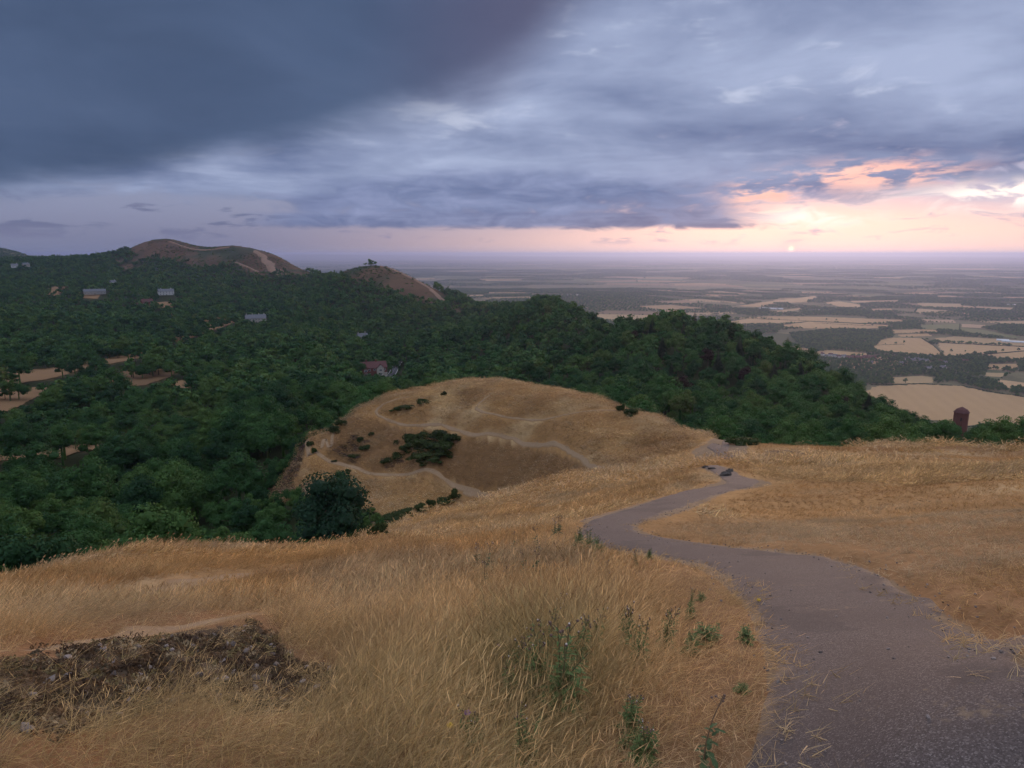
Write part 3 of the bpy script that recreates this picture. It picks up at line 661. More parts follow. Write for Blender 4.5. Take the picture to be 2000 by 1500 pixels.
# keep house plots and the road clear
CLEAR = [(G0.hit(730, 735, 300), 12), (G0.hit(772, 728, 300), 9), (G0.hit(780, 722, 300), 8), (G0.hit(735, 745, 300), 9), (G0.hit(500, 630, 700), 20), (G0.hit(325, 580, 1000), 20), (G0.hit(186, 576, 1100), 26), (G0.hit(710, 668, 400), 9), (G0.hit(1884, 832, 150), 5)]
def at_px(px, d): x, y, _ = ray(px, 750); h = math.hypot(x, y); return float(x/h*d), float(y/h*d)
CONIFERS = [(1545,385),(1556,392),(1532,380),(1420,440),(1395,430),(1450,415),(1350,455),(1375,448),(1620,350),(1600,345),(1270,400),(1290,350),(1460,330),(1480,345),(1440,350),(1510,310),(1530,330),(1330,380),(1240,420),(1560,320),(1700,285),(1310,300),(1400,310),(690,560),(820,560),(590,470),(765,600),(1180,400),(1190,430)]
COPPER = [(1380,330),(1455,300),(1235,385),(1640,250),(445,470),(1330,265)]
CLEAR += [(at_px(a, b2), 4.5) for a, b2 in CONIFERS] + [(at_px(a, b2), 5.5) for a, b2 in COPPER]
for (cx, cy_), r in CLEAR: k &= np.hypot(wx - cx, wy - cy_) > r
wx, wy, wz = wx[k], wy[k], wz[k]; wd = np.hypot(wx, wy)
RW = np.random.default_rng(11)
ws = (.55 + .95*RW.random(len(wx))**1.25)*(1 + .28*(fbm(wx/70, wy/70, 41, 2) - .5)*2)*np.interp(wd, [50, 120, 300, 800, 2000, 3000], [.72, 1.04, 1.06, 1.04, 1.06, 1.3])
wi = RW.integers(0, 6, len(wx)); wr = RW.uniform(0, 2*pi, len(wx))
_c = proj(wx, wy, CAMZ - wd*.198)[0]; ws = np.where(((wd < 105) & (_c > 480) & (_c < 900)) | ((wd < 142) & (_c > 545) & (_c < 760)), ws*(.36 + .16*RW.random(len(ws))), ws)
ws = ws*np.where((_c > 1600) & (wd < 320), np.interp(_c, [1600, 1750, 2000], [1., .74, .66]), 1.0)
ws = np.where(wd < 150, np.minimum(ws, .98), ws)
tpx, tpy = proj(wx, wy, wz + 10*ws); keep = np.ones(len(wx), bool)      # trees that would stand before a field the photograph shows
keep &= ~((wd < 150) & (wd > 40) & inpoly(tpx, tpy, [(520,985),(585,885),(594,835),(760,765),(1000,900),(1000,1040),(700,1040),(610,1050),(545,1030)]))
keep &= ~((wd < 200) & (tpx > 380) & (tpx < 700) & (tpy < tab(tpx, [(380, 845), (450, 860), (520, 885), (555, 950), (600, 985), (650, 1000), (700, 1010)])))
for poly, dm in (([(698,698),(762,698),(792,708),(790,728),(700,726)], 545), ([(474,608),(528,608),(528,622),(474,622)], 1010), ([(308,562),(344,562),(344,582),(308,582)], 1360), ([(160,562),(212,562),(212,580),(160,580)], 1460), ([(1868,790),(1902,790),(1902,817),(1868,817)], 262)): [keep.__iand__(~((wd < dm) & inpoly(*proj(wx, wy, wz + fr*ws), poly))) for fr in (10., 8., 6., 4.)]
for poly, d0, d1, kind in OPEN:
    if kind == 'hill': continue
    for fr in (9., 5.):
        qx, qy = proj(wx, wy, wz + fr*ws); keep &= ~((wd < d1) & (wd > d0*.5) & inpoly(qx, qy, poly) & (fbm(wx/26, wy/26, 46, 2) < np.where(wd > 800, .54, .72)))
small = ~keep & (wd < 1100); ws = np.where(small, ws*.26, ws); back = small.copy()
for poly, d0, d1, kind in OPEN:
    for fr in (9., 5.):
        qx, qy = proj(wx, wy, wz + fr*ws); back &= ~((wd < d1) & (wd > d0*.5) & inpoly(qx, qy, poly))
keep |= back
wx, wy, wz, wd, ws, wi, wr = (q[keep] for q in (wx, wy, wz, wd, ws, wi, wr))
wpx, wpy = proj(wx, wy, wz + 6*ws)
# how much of each crown the photograph can show: paint far to near into a small id picture, ground included
W_, H_ = 500, 375
ids = np.full((H_, W_), -1, int); order = np.argsort(-wd)
gd = np.full((H_, W_), 1e9)
rays_y = np.arange(H_)*4 + 2
for i in range(W_):
    a_, _e2 = azel(i*4+2, 750); dd = DD[DD > 1]; g_ = proj(np.sin(radians(a_))*dd, np.cos(radians(a_))*dd, G.at(np.sin(radians(a_))*dd, np.cos(radians(a_))*dd))[1]
    mn = np.minimum.accumulate(g_); j = np.searchsorted(-mn, -rays_y.astype(float)); jj = np.clip(j, 0, len(dd)-1); gd[:, i] = np.where(j < len(dd), dd[jj], 1e9)
for q in order:
    x = wpx[q]/4; y = wpy[q]/4; r = 3.9*ws[q]*F/wd[q]/4
    if r < .6 or x < -r or x > W_+r or y < -r or y > H_+r: continue
    x0, x1 = max(0, int(x-r)), min(W_, int(x+r)+1); y0, y1 = max(0, int(y-r)), min(H_, int(y+r)+1)
    if x0 >= x1 or y0 >= y1: continue
    yy, xx = np.ogrid[y0:y1, x0:x1]; msk = ((xx - x)**2 + (yy - y)**2 < r*r) & (gd[y0:y1, x0:x1] > wd[q] - 4*ws[q])
    ids[y0:y1, x0:x1][msk] = q
vis = np.bincount(ids[ids >= 0], minlength=len(wx))
pick = np.argsort(-vis)[:300]; pick = pick[vis[pick] > 0]
isind = np.zeros(len(wx), bool); isind[pick] = True
def zone(px, py, d):
    if px > 1000:
        if d < 175: return ('in the wood edge behind the right grass crest', 'trees behind the right-hand crest')
        if d < 290: return ('low on the wooded hill right of the knoll', 'trees low on the right-hand wooded hill')
        return (('high on the wooded hill, left half' if px < 1320 else 'high on the wooded hill, right half'), 'trees high on the right-hand wooded hill')
    if px > 640: return ('behind the knoll near the red-roofed house', 'trees behind the knoll')
    if d < 130: return (('just below the left grass crest, near the photo edge' if px < 220 else 'just below the left grass crest, nearer the oak'), 'trees just below the left crest')
    if d < 230: return (('on the lower left slope near the photo edge' if px < 180 else 'on the middle of the lower left slope' if px < 400 else 'on the left slope close to the knoll'), 'trees on the lower left slope')
    return (('in the left valley wood by the two bare fields' if d > 380 and px < 330 else 'in the left valley wood beyond the narrow field' if px < 330 else 'in the left valley wood below the red-roofed house'), 'trees in the left-hand valley wood')
SHAPE = ['round', 'oval', 'broad', 'tall narrow', 'low spreading', 'slim']
TONE = [('dark green', leaf_mat('dark_green_foliage', [(0, (.016, .044, .027)), (1, (.028, .064, .032))])), ('mid-green', leaf_mat('mid_green_foliage', [(0, (.036, .090, .030)), (1, (.056, .124, .036))])),
        ('bright green', leaf_mat('bright_green_foliage', [(0, (.070, .145, .036)), (1, (.10, .185, .042))])), ('olive green', leaf_mat('olive_foliage', [(0, (.068, .088, .033)), (1, (.10, .112, .04))]))]
def plant_tree(name, pair, x, y, z, s, rz, label, cat, group=None):
    e = link(name, None, loc=(x, y, z), rz=rz, scale=s, label=label, category=cat); e.empty_display_size = .3
    if group: e['group'] = group
    link('trunk', pair[1], e); link('crown', pair[0], e); return e
for q in pick:
    lb, gp = zone(wpx[q], wpy[q], wd[q]); tn = int(np.clip(fbm(wx[q]/40, wy[q]/40, 45, 2)*4.5 - .4 + RW.uniform(-.9, .9), 0, 3)); shp = SHAPE[wi[q]]; bigness = 'large ' if ws[q] > 1.3 else 'small ' if ws[q] < .85 else ''
    o = plant_tree('broadleaf_tree', NEAR[wi[q]], wx[q], wy[q], wz[q] - .2, float(ws[q]), float(wr[q]), '%s%s %s tree %s' % (bigness, TONE[tn][0], shp, lb), 'tree', gp)
    cr = o.children[1]; cr.material_slots[0].link = 'OBJECT'; cr.material_slots[0].material = TONE[tn][1]
rest = ~isind
near_m = [merged(c, t, 'wood_tree_near') for c, t in NEAR]
PW = protos('woodmodel', near_m + MIDT + FART)
pid = np.where(wd < 330, wi % 6, np.where(wd < 1000, 6 + wi % 4, 10 + wi % 3))
_sr = np.random.default_rng(59); _n = len(SCRUB)
scatter('scrub', PW, SCRUB - np.array((0, 0, .3)), np.c_[np.zeros((_n, 2)), _sr.uniform(0, 6.3, _n)], _sr.uniform(.16, .40, _n), _sr.integers(0, 6, _n), kind='stuff', label='dense green scrub around the oak below the terrace track', category='scrub')
scatter('woodland', PW, np.c_[wx, wy, wz - .3][rest], np.c_[0*wr, 0*wr, wr][rest], ws[rest], pid[rest], kind='stuff', label='dense mixed woodland covering the hill slopes and the valley', category='woodland')
print('WOOD', len(wx), 'individual', len(pick), 'vis range', vis[pick].min(), vis[pick].max())

for j, (a, b_) in enumerate(CONIFERS):
    x, y = at_px(a, b_); sky_ = a in (1545, 1556, 1532, 1420, 1395, 1450, 1350, 1375)
    _in = sorted(c for c, _ in CONIFERS if c > 1000 and c not in (1545, 1556, 1532, 1420, 1395, 1450, 1350, 1375)); _sk = sorted((1545, 1556, 1532, 1420, 1395, 1450, 1350, 1375)); ORD = ['first', 'second', 'third', 'fourth', 'fifth', 'sixth', 'seventh', 'eighth', 'ninth', 'tenth', 'eleventh', 'twelfth', 'thirteenth', 'fourteenth', 'fifteenth', 'sixteenth', 'seventeenth', 'eighteenth']
    lb = ('dark pointed conifer on the skyline of the wooded hill by its steep right end' if a > 1500 else 'dark conifer breaking the skyline of the wooded hill') if sky_ else ({590: 'dark conifer left of and nearer than the red-roofed house', 690: 'dark conifer just left of the red-roofed house', 765: 'dark conifer behind the road by the red-roofed house', 820: 'dark conifer right of the road by the red-roofed house'}[a] if a < 1000 else 'dark conifer inside the wood, left half of the hill' if a < 1350 else 'dark conifer inside the wood, right half of the hill')
    if sky_: lb = 'dark conifer on the skyline of the right-hand wooded hill, %s from the left' % ORD[_sk.index(a)]
    elif a > 1000: lb = 'dark conifer inside the right-hand wood, %s from the left' % ORD[_in.index(a)]
    plant_tree('conifer', CONI[j % 4], x, y, gz(x, y) - .2, .70 + .09*(j % 4), j*1.1, lb, 'conifer', 'conifers')
for j, (a, b_) in enumerate(COPPER):
    x, y = at_px(a, b_); plant_tree('copper_beech', COPP[j % 2], x, y, gz(x, y) - .2, 1.0, j*1.9, 'dark purple-leaved copper beech in the wood %s' % ('left of the knoll' if a < 1000 else 'on the left part of the right-hand hill' if a < 1340 else 'on the middle of the right-hand hill' if a < 1500 else 'low on the right flank of the hill'), 'tree', 'copper beeches')
# scrub on the bare hills
hx, hy = jitter_polar(780, 2700, 9.0, -43, 8, 55); hz_ = G.at(hx, hy); rg = np.random.default_rng(56)
k = (open_ground(hx, hy, hz_) == 3) & (rg.random(len(hx)) < .10 + ss(.40, .58, fbm(hx/75, hy/75, 57, 3))*.9); hx, hy, hz_ = hx[k], hy[k], hz_[k]
scatter('hill_scrub', protos('scrubmodel', FART), np.c_[hx, hy, hz_ - .8], np.c_[0*hx, 0*hx, rg.uniform(0, 6, len(hx))], np.c_[rg.uniform(.4, .9, len(hx)), rg.uniform(.4, .9, len(hx)), rg.uniform(.16, .36, len(hx))], rg.integers(0, 3, len(hx)), kind='stuff', label='low dark scrub scattered over the bare far hills', category='scrub')

# ================================================================== THE PLAIN
def field_mat(name, c0, c1, stripe=0.0, rz=0.0, gap=9.0):
    def f(t):
        p = pos(t); n = t.noise(p, .006, 5, .6); q = t.noise(p, .06, 4, .6); c = t.mix((n*.8 + q*.4 - .1).clamp(), c0, c1)
        if stripe:
            mp = t.new('ShaderNodeMapping'); t.put(mp.inputs['Vector'], p); mp.inputs['Rotation'].default_value = (0, 0, rz)
            wv = t.new('ShaderNodeTexWave'); wv.inputs['Scale'].default_value = 1.0/gap*.3; wv.inputs['Distortion'].default_value = .5; t.l.new(mp.outputs[0], wv.inputs['Vector'])
            c = t.mix(V(t, wv.outputs['Fac'])*stripe, c, (c0[0]*.62, c0[1]*.6, c0[2]*.58))
        return bsdf(t, c, .95, None, spec=.05)
    return mat(name, f)
STRAW = (.36, .225, .108); STRAW2 = (.44, .29, .15)
FM = {'stubble': field_mat('stubble', STRAW, STRAW2, .10, .3, 26), 'stubble_b': field_mat('stubble_b', (.39, .25, .125), (.47, .315, .17), .12, 1.2, 30),
      'rows': field_mat('straw_rows', (.40, .27, .16), (.5, .35, .22), .9, 1.45, 34), 'green': field_mat('green_crop', (.13, .135, .060), (.17, .165, .075)),
      'rough': field_mat('rough_pasture', (.32, .21, .11), (.40, .29, .15))}
FIELDS = [
 ('stubble', [(1630,800),(1700,757),(1745,753),(1800,751),(1880,755),(1925,765),(2000,777),(2120,792),(2120,842),(1990,832),(1890,832),(1830,822),(1740,815)], 'large bare stubble field below the brick tower, nearest on the plain'),
 ('rough', [(1742,738),(1800,734),(1822,738),(1822,748),(1744,750)], 'small rough field with one big round tree'),
 ('stubble', [(1704,682),(1722,664),(1740,660),(1800,661),(1825,678),(1837,690),(1834,698),(1770,693),(1712,688)], 'striped stubble field running down to the village'),
 ('stubble_b', [(1829,670),(1900,673.5),(2000,678),(2120,683),(2000,685),(1910,692),(1870,698),(1841,697),(1841,688)], 'wide pale field with scattered oaks'),
 ('stubble', [(1912,694),(2000,687),(2120,685),(2120,708),(1990,704),(1940,701)], 'pale field at the right edge above the tree belt'),
 ('stubble', [(1428,622),(1500,618),(1600,619),(1760,625),(1765,630),(1700,632),(1580,627),(1462,621.5)], 'long strip field behind the wooded hill'),
 ('stubble_b', [(1424,629),(1462,622.5),(1578,627.5),(1528,634),(1430,634)], 'wedge-shaped field just above the wooded hill'),
 ('stubble', [(1530,635),(1582,628.5),(1735,635),(1730,640),(1670,643),(1530,641)], 'strip field above the long wood'),
 ('rows', [(1798,624),(1860,625),(1868,631),(1800,629)], 'field with straw lying in rows, tree row below it'),
 ('green', [(1795,636),(1872,633),(1873,647),(1800,643)], 'green field beside the farm lane'),
 ('green', [(1876,640),(1920,645),(1992,658),(1980,662),(1900,653),(1876,648)], 'green field tapering to the right'),
 ('rows', [(1878,633),(1924,635),(1920,641),(1878,639.5)], 'pinkish striped field'),
 ('stubble', [(1740,645),(1830,643),(1830,650),(1745,652)], 'narrow field between two hedges'),
 ('stubble', [(1752,654),(1810,652),(1822,657),(1760,658)], 'short field under a hedge'),
 ('rough', [(1824,662),(1860,657),(1990,665),(2120,674),(2120,681),(2000,676),(1900,672),(1832,668)], 'brownish field by the sheds'),
 ('stubble_b', [(1945,741),(2000,748),(2120,756),(2120,770),(1967,758)], 'field at the right edge behind a copse'),
 ('stubble', [(1928,712),(1990,711),(1985,722),(1930,722)], 'small field among trees at right'),
 ('rough', [(1918,728),(1962,729),(1957,737),(1925,735)], 'reddish patch of field among trees'),
 ('stubble_b', [(1945,838),(1990,838),(1990,847),(1955,846)], 'small field below the brick tower'),
 ('stubble_b', [(1606,591),(1640,589),(1682,596),(1676,602),(1642,600)], 'pale field beyond the tree belt'),
 ('stubble_b', [(1470,593),(1590,578.5),(1597,582),(1565,591)], 'bright field under the setting glow'),
 ('stubble', [(1440,598),(1510,589),(1512,595),(1480,600)], 'field left of the white sheds'),
 ('rough', [(1500,609),(1560,602),(1566,605),(1522,612)], 'greenish field right of the white sheds'),
 ('stubble', [(1700,604),(1740,603),(1742,607),(1704,608)], 'small bright field among hedges'),
 ('stubble_b', [(1660,588),(1755,587),(1753,591),(1665,591)], 'long thin field far off'),
 ('rough', [(1790,592),(1880,594),(1870,602),(1800,600)], 'reddish field beyond the tree belts'),
]
FPOLY = []
def lay_field(poly, m_, n_sub=10, lift=(.35, .00018)):
    """a field as a sheet of ground following the land"""
    c = np.array(poly); cen = c.mean(0); v = [cen]; rings = 12
    e = []
    for i in range(len(c)):
        for t in np.linspace(0, 1, n_sub, endpoint=False): e.append(c[i]*(1-t) + c[(i+1) % len(c)]*t)
    e = np.array(e); n = len(e); f = []; rg_ = np.random.default_rng(n + len(poly)); e = e + (e - cen)*(rg_.uniform(-.05, .05, (n, 1)))
    for r in range(1, rings+1): v += list(cen + (e - cen)*r/rings)
    v = np.array(v); d = np.hypot(v[:, 0], v[:, 1]); z = G.at(v[:, 0], v[:, 1]) + lift[0] + lift[1]*d
    for i in range(n):
        f.append((0, 1+i, 1+(i+1) % n))
        for r in range(rings-1): a = 1+r*n+i; b_ = 1+r*n+(i+1) % n; f.append((a, a+n, b_+n, b_))
    me = mesh('field', np.c_[v, z], f, m_)
    if me.polygons[0].normal.z < 0: me.flip_normals()
    return me
for kd, poly, lb in FIELDS:
    pl = [G0.hit(a, b_, 560) for a, b_ in poly]; FPOLY.append(pl)
    link('field', lay_field(pl, FM[kd]), kind='structure')
def in_fields(x, y):
    r = np.zeros(np.shape(x), bool)
    for pl in FPOLY: r |= inpoly(x, y, pl)
    return r
for poly, d0, d1, kind in OPEN:
    if kind == 'hill': continue
    pl = [G0.hit(a, b_, d0) for a, b_ in poly]
    link('field', lay_field(pl, field_mat('valley_stubble', (.20, .118, .062), (.27, .165, .088)) if kind == 'field' else field_mat('valley_pasture', (.135, .082, .046), (.19, .115, .062)), 10, (.25, .0004)), kind='structure')
# ---- the rest of the farmland: a patchwork of fields to the horizon
def cells(sp, d0, d1, seed):
    rng = np.random.default_rng(seed); n = int(d1/sp) + 3
    gx, gy = np.meshgrid(np.arange(-n, n), np.arange(-2, n)); sx = (gx + rng.uniform(-.42, .42, gx.shape))*sp*1.5; sy = (gy + rng.uniform(-.42, .42, gx.shape))*sp*.9
    h, w_ = gx.shape; out = []
    for i in range(2, h-2):
        for j in range(2, w_-2):
            s = np.array((sx[i, j], sy[i, j])); d = math.hypot(*s)
            if d < d0 or d > d1 or abs(math.degrees(math.atan2(s[0], s[1]))) > 44: continue
            poly = [s + np.array(q)*sp*2 for q in ((-1, -1), (1, -1), (1, 1), (-1, 1))]
            for a in range(-2, 3):
                for b_ in range(-2, 3):
                    if not (a or b_): continue
                    t = np.array((sx[i+a, j+b_], sy[i+a, j+b_])); mdl = (s+t)/2; nr = t - s; res = []
                    for k in range(len(poly)):
                        p, q = poly[k], poly[(k+1) % len(poly)]; dp_ = (p-mdl)@nr; dq = (q-mdl)@nr
                        if dp_ <= 0: res.append(p)
                        if (dp_ <= 0) != (dq <= 0): res.append(p + (q-p)*dp_/(dp_-dq))
                    poly = res
                    if len(poly) < 3: break
                if len(poly) < 3: break
            if len(poly) >= 3: out.append((s, poly, rng.random()))
    return out
PAL = [(.30, (.36, .235, .12)), (.42, (.42, .29, .155)), (.62, (.105, .115, .052)), (.74, (.16, .14, .075)), (.86, (.25, .165, .095)), (1.01, (.055, .068, .032))]
pv, pf, pc, tp, th = [], [], [], [], []
RP = np.random.default_rng(5)
for sp, d0, d1, sd_, step in ((200, 650, 6500, 1, 7.2), (400, 6500, 15000, 2, 24), (900, 15000, 34000, 3, 120)):
    for s, poly, r in cells(sp, d0, d1, sd_):
        d = math.hypot(*s)
        if open_ground(np.array([s[0]]), np.array([s[1]]), G.at([s[0]], [s[1]]))[0] != 5: continue
        az_ = math.degrees(math.atan2(*s)); wl = .10 + .22*float(fbm(s[0]/2600, s[1]/2600, 61, 2))*2*(1 if az_ < 12 else .55)
        wooded = RP.random() < (wl*1.9 if d < 6500 else .30 + wl)
        if d > 6500 and r < .42: r = RP.choice([.2, .55, .7, .95, .95])
        c = next(c for q, c in PAL if r < q)
        _q = np.array([s] + list(poly) + [(np.array(a) + s)/2 for a in poly])
        if not wooded and d > 900 and not (d < 4500 and in_fields(_q[:, 0], _q[:, 1]).any()):
            n = len(pv); P_ = np.array(poly); cen = P_.mean(0); P2 = cen + (P_ - cen)*.97; Q = np.r_[[cen], P2]; z = G.at(Q[:, 0], Q[:, 1]) + .15 + d*9e-5
            pv += np.c_[Q, z].tolist(); m_ = len(P2); k = RP.uniform(.8, 1.15)
            for i in range(m_): pf.append((n, n+1+i, n+1+(i+1) % m_)); pc.append([c[0]*k, c[1]*k, c[2]*k])
        for i in range(len(poly)):                                     # hedgerow timber along the boundaries
            a, b_ = poly[i], poly[(i+1) % len(poly)]
            if (a[0]+a[1]*.37) > (b_[0]+b_[1]*.37): continue
            L = np.linalg.norm(b_-a); nn = int(L/step); den = RP.choice([.35, .7, 1.0])
            t = RP.random(nn) ; t = t[RP.random(nn) < den]; q = a + (b_-a)*t[:, None] + RP.normal(size=(len(t), 2))*step*.15
            tp += q.tolist(); th += (RP.uniform(.45, 1.05, len(t))*(1 if d < 6500 else 1.25 if d < 15000 else 1.9)).tolist()
        if wooded:
            P_ = np.array(poly); lo, hi = P_.min(0), P_.max(0); st = 11 if d < 3000 else 16 if d < 6500 else 30 if d < 15000 else 110
            q = np.stack(np.meshgrid(np.arange(lo[0], hi[0], st), np.arange(lo[1], hi[1], st)), -1).reshape(-1, 2); q = q + RP.uniform(-.5, .5, q.shape)*st
            q = q[inpoly(q[:, 0], q[:, 1], [tuple(p) for p in poly])]; tp += q.tolist(); th += (RP.uniform(.8, 1.3, len(q))*(1 if d < 6500 else 1.7 if d < 15000 else 2.6)).tolist()
me = mesh('farmland', pv, pf, mat('farmland', lambda t: bsdf(t, t.mix(1.0, V(t, t.new('ShaderNodeAttribute', attribute_name='crop').outputs['Color']), t.mix(t.noise(pos(t), .02, 4), (.8, .8, .8), (1.15, 1.15, 1.15)), 'MULTIPLY'), .95, None, spec=.05)))
ca = me.color_attributes.new('crop', 'FLOAT_COLOR', 'CORNER'); ca.data.foreach_set('color', np.repeat(np.c_[np.array(pc), np.ones(len(pc))], 3, 0).ravel().astype(np.float32))
link('farmland', me, kind='structure')
# ---- woods and belts of trees the photograph shows on the plain
PWOODS = [([(1540,652),(1640,643),(1700,645),(1745,650),(1742,662),(1705,678),(1710,690),(1650,680),(1590,690),(1560,675)], 8.5, 1.0),
 ([(1560,690),(1630,703),(1720,699),(1770,696),(1850,700),(1900,698),(1990,708),(1930,711),(1925,735),(1880,742),(1830,750),(1822,735),(1745,736),(1745,752),(1690,754),(1600,740)], 9.5, 1.0),
 ([(1860,742),(1900,740),(1940,745),(1967,758),(1965,766),(1920,762),(1880,752)], 8, 1.0), ([(1970,754),(2040,756),(2040,774),(1975,770)], 8, 1.0),
 ([(1915,641),(1960,634),(2120,640),(2120,664),(1995,657)], 9, 1.0), ([(1560,606),(1640,604),(1740,612),(1760,621),(1640,617),(1570,616)], 12, 1.0),
 ([(1800,612),(1880,608),(1990,614),(2120,616),(2120,622),(1960,622),(1810,619)], 14, .9), ([(1740,628),(1790,628),(1800,640),(1745,642)], 10, .9),
 ([(1740,580),(1830,578),(1835,588),(1760,586)], 14, 1.0), ([(1490,578),(1560,575),(1560,580),(1500,586)], 14, 1.0), ([(1430,604),(1500,602),(1510,612),(1440,616)], 11, .6),
 ([(1900,832),(2010,834),(2010,852),(1900,850)], 8, .7), ([(1330,606),(1420,604),(1420,612),(1330,612)], 10, .8)]
tp = np.array(tp); th = np.array(th); tz = G.at(tp[:, 0], tp[:, 1])
k = ~in_fields(tp[:, 0], tp[:, 1]); tp, th = tp[k], th[k]
ex, es = [], []
for poly, st, den in PWOODS:
    pl = np.array([G0.hit(a, b_, 560) for a, b_ in poly]); lo, hi = pl.min(0), pl.max(0)
    q = np.stack(np.meshgrid(np.arange(lo[0], hi[0], st), np.arange(lo[1], hi[1], st)), -1).reshape(-1, 2); q = q + RP.uniform(-.45, .45, q.shape)*st
    q = q[inpoly(q[:, 0], q[:, 1], [tuple(p) for p in pl])]; q = q[RP.random(len(q)) < den]; q = q[~in_fields(q[:, 0], q[:, 1])]
    ex.append(q); es.append(RP.uniform(.7, 1.2, len(q)))
ex = np.concatenate(ex); es = np.concatenate(es)
k = np.hypot(tp[:, 0], tp[:, 1]) > 650; tp, th = tp[k], th[k]
allp = np.r_[tp, ex]; alls = np.r_[th, es]; dist = np.hypot(allp[:, 0], allp[:, 1]); az_ = np.degrees(np.arctan2(allp[:, 0], allp[:, 1]))
VILLAGE = [(1606,694,1),(1614,698,0),(1622,695,1),(1631,697,0),(1638,699,1),(1647,698,0),(1655,700,2),(1664,699,2),(1673,700,2),(1682,701,2),(1690,699,2),(1699,700,2),(1707,701,2),(1772,703,0),(1782,706,3),(1790,704,3),(1799,706,3),(1808,707,0),(1815,700,3),(1835,708,2),(1845,711,3),(1814,722,0),(1842,720,0),(1885,708,2),(1700,711,3),(1760,712,0)]
vpos = [G0.hit(a, b_, 560) for a, b_, _ in VILLAGE]
for (cx, cy_) in vpos: k = np.hypot(allp[:, 0]-cx, allp[:, 1]-cy_*1.0) > 11; k &= ~((np.abs(allp[:, 0]-cx) < 9) & (allp[:, 1] < cy_) & (allp[:, 1] > cy_-34)); allp, alls, dist = allp[k], alls[k], dist[k]
rr = RP.uniform(0, 2*pi, len(allp)); pidx = np.where(dist < 2400, RP.integers(0, 4, len(allp)), 4 + RP.integers(0, 3, len(allp)))
sc3 = np.c_[alls, alls, alls*np.where(dist > 6500, .75, 1.0)]
scatter('plain_trees', protos('plainmodel', MIDT + FART), np.c_[allp, G.at(allp[:, 0], allp[:, 1]) - .4], np.c_[0*rr, 0*rr, rr], sc3, pidx, kind='stuff', label='hedgerow trees and copses scattered over the distant plain', category='trees')
print('PLAIN trees', len(allp), 'cells', len(pf))
# ---- trees one can tell apart in the near fields
FT = [(1768,749,1.35,'big round tree in the small rough field above the large stubble field'),(1765,671,1.25,'larger of two trees in the striped stubble field'),(1749,673,.95,'smaller of two trees in the striped stubble field'),
 (1729,673,.55,'tiny tree left of the pair in the striped stubble field'),(1850,669,1.1,'round tree at the left end of the brownish field by the sheds'),(1877,671,1.0,'second round tree from the left in the brownish field'),
 (1857,688,1.15,'round oak at the left of the wide pale field'),(1885,688,.8,'pale thin tree in the wide pale field'),(1903,693,1.2,'oak on the hedge corner of the wide pale field'),(1923,692,.8,'small oak on the hedge of the wide pale field'),
 (1958,688,1.25,'round oak on the hedge near the right edge'),(1989,686,1.05,'round oak furthest right on the hedge of the wide pale field'),(1614,626,1.1,'left one of two bushes in the long strip field'),(1633,627,1.1,'right one of two bushes in the long strip field'),
 (1689,636,1.2,'round tree in the strip field above the long wood'),(1704,637,1.3,'broad tree in the strip field above the long wood'),(1560,625,.8,'small lone tree in the strip field behind the wooded hill'),
 (1996,856,.8,'large tree at the right edge beside the stubble field'),(1905,845,.9,'tree just right of the brick tower'),(1622,642,1.0,'lone tree on the upper edge of the long wood')]
for j, (a, b_, s, lb) in enumerate(FT):
    x, y = at_px(a, 240) if a == 1996 else at_px(1918, 285) if a in (1996, 1905) else G0.hit(a, b_, 560); plant_tree('field_tree', NEAR[j % 3], x, y, gz(x, y) - .2, s, j*1.7, lb, 'tree', 'trees standing in the near fields')
for j in range(7):
    x, y = G0.hit(1814 + j*7.6, 630 + j*.15, 560); plant_tree('row_tree', NEAR[j % 6], x, y, gz(x, y) - .2, .82, j*2.1, 'small round tree in the evenly spaced row under the straw rows, %s from the left' % ORD[j], 'tree', 'row of small trees along a field')
# ---- hedges along the near fields
def hedge(pts, lb, h=2.2):
    p = [G0.hit(a, b_, 560) for a, b_ in pts]; v = []; f = []; n = 0; rng = np.random.default_rng(len(lb)); x0, y0 = p[0]
    for (ax, ay), (bx, by) in zip(p[:-1], p[1:]):
        L = math.hypot(bx-ax, by-ay); m_ = int(min(L/2.0, 220)) + 1
        for i in range(m_):
            t = (i + rng.random())/m_; x = ax + (bx-ax)*t; y = ay + (by-ay)*t; hh = h*rng.uniform(.6, 1.35); z = gz(x, y) + hh*.4
            q = ICO_V*np.array((max(1.4, L/m_*.8), 1.3, hh*.6))*rng.uniform(.7, 1.2, (12, 1)) + np.array((x-x0, y-y0, z - gz(x0, y0))); v.append(q); f += [(n+a_, n+b2, n+c_) for a_, b2, c_ in ICO_F]; n += 12
    link('hedge', mesh('hedge', np.concatenate(v), f, MF), loc=(x0, y0, gz(x0, y0)), label=lb, category='hedge', group='hedges between the near fields')
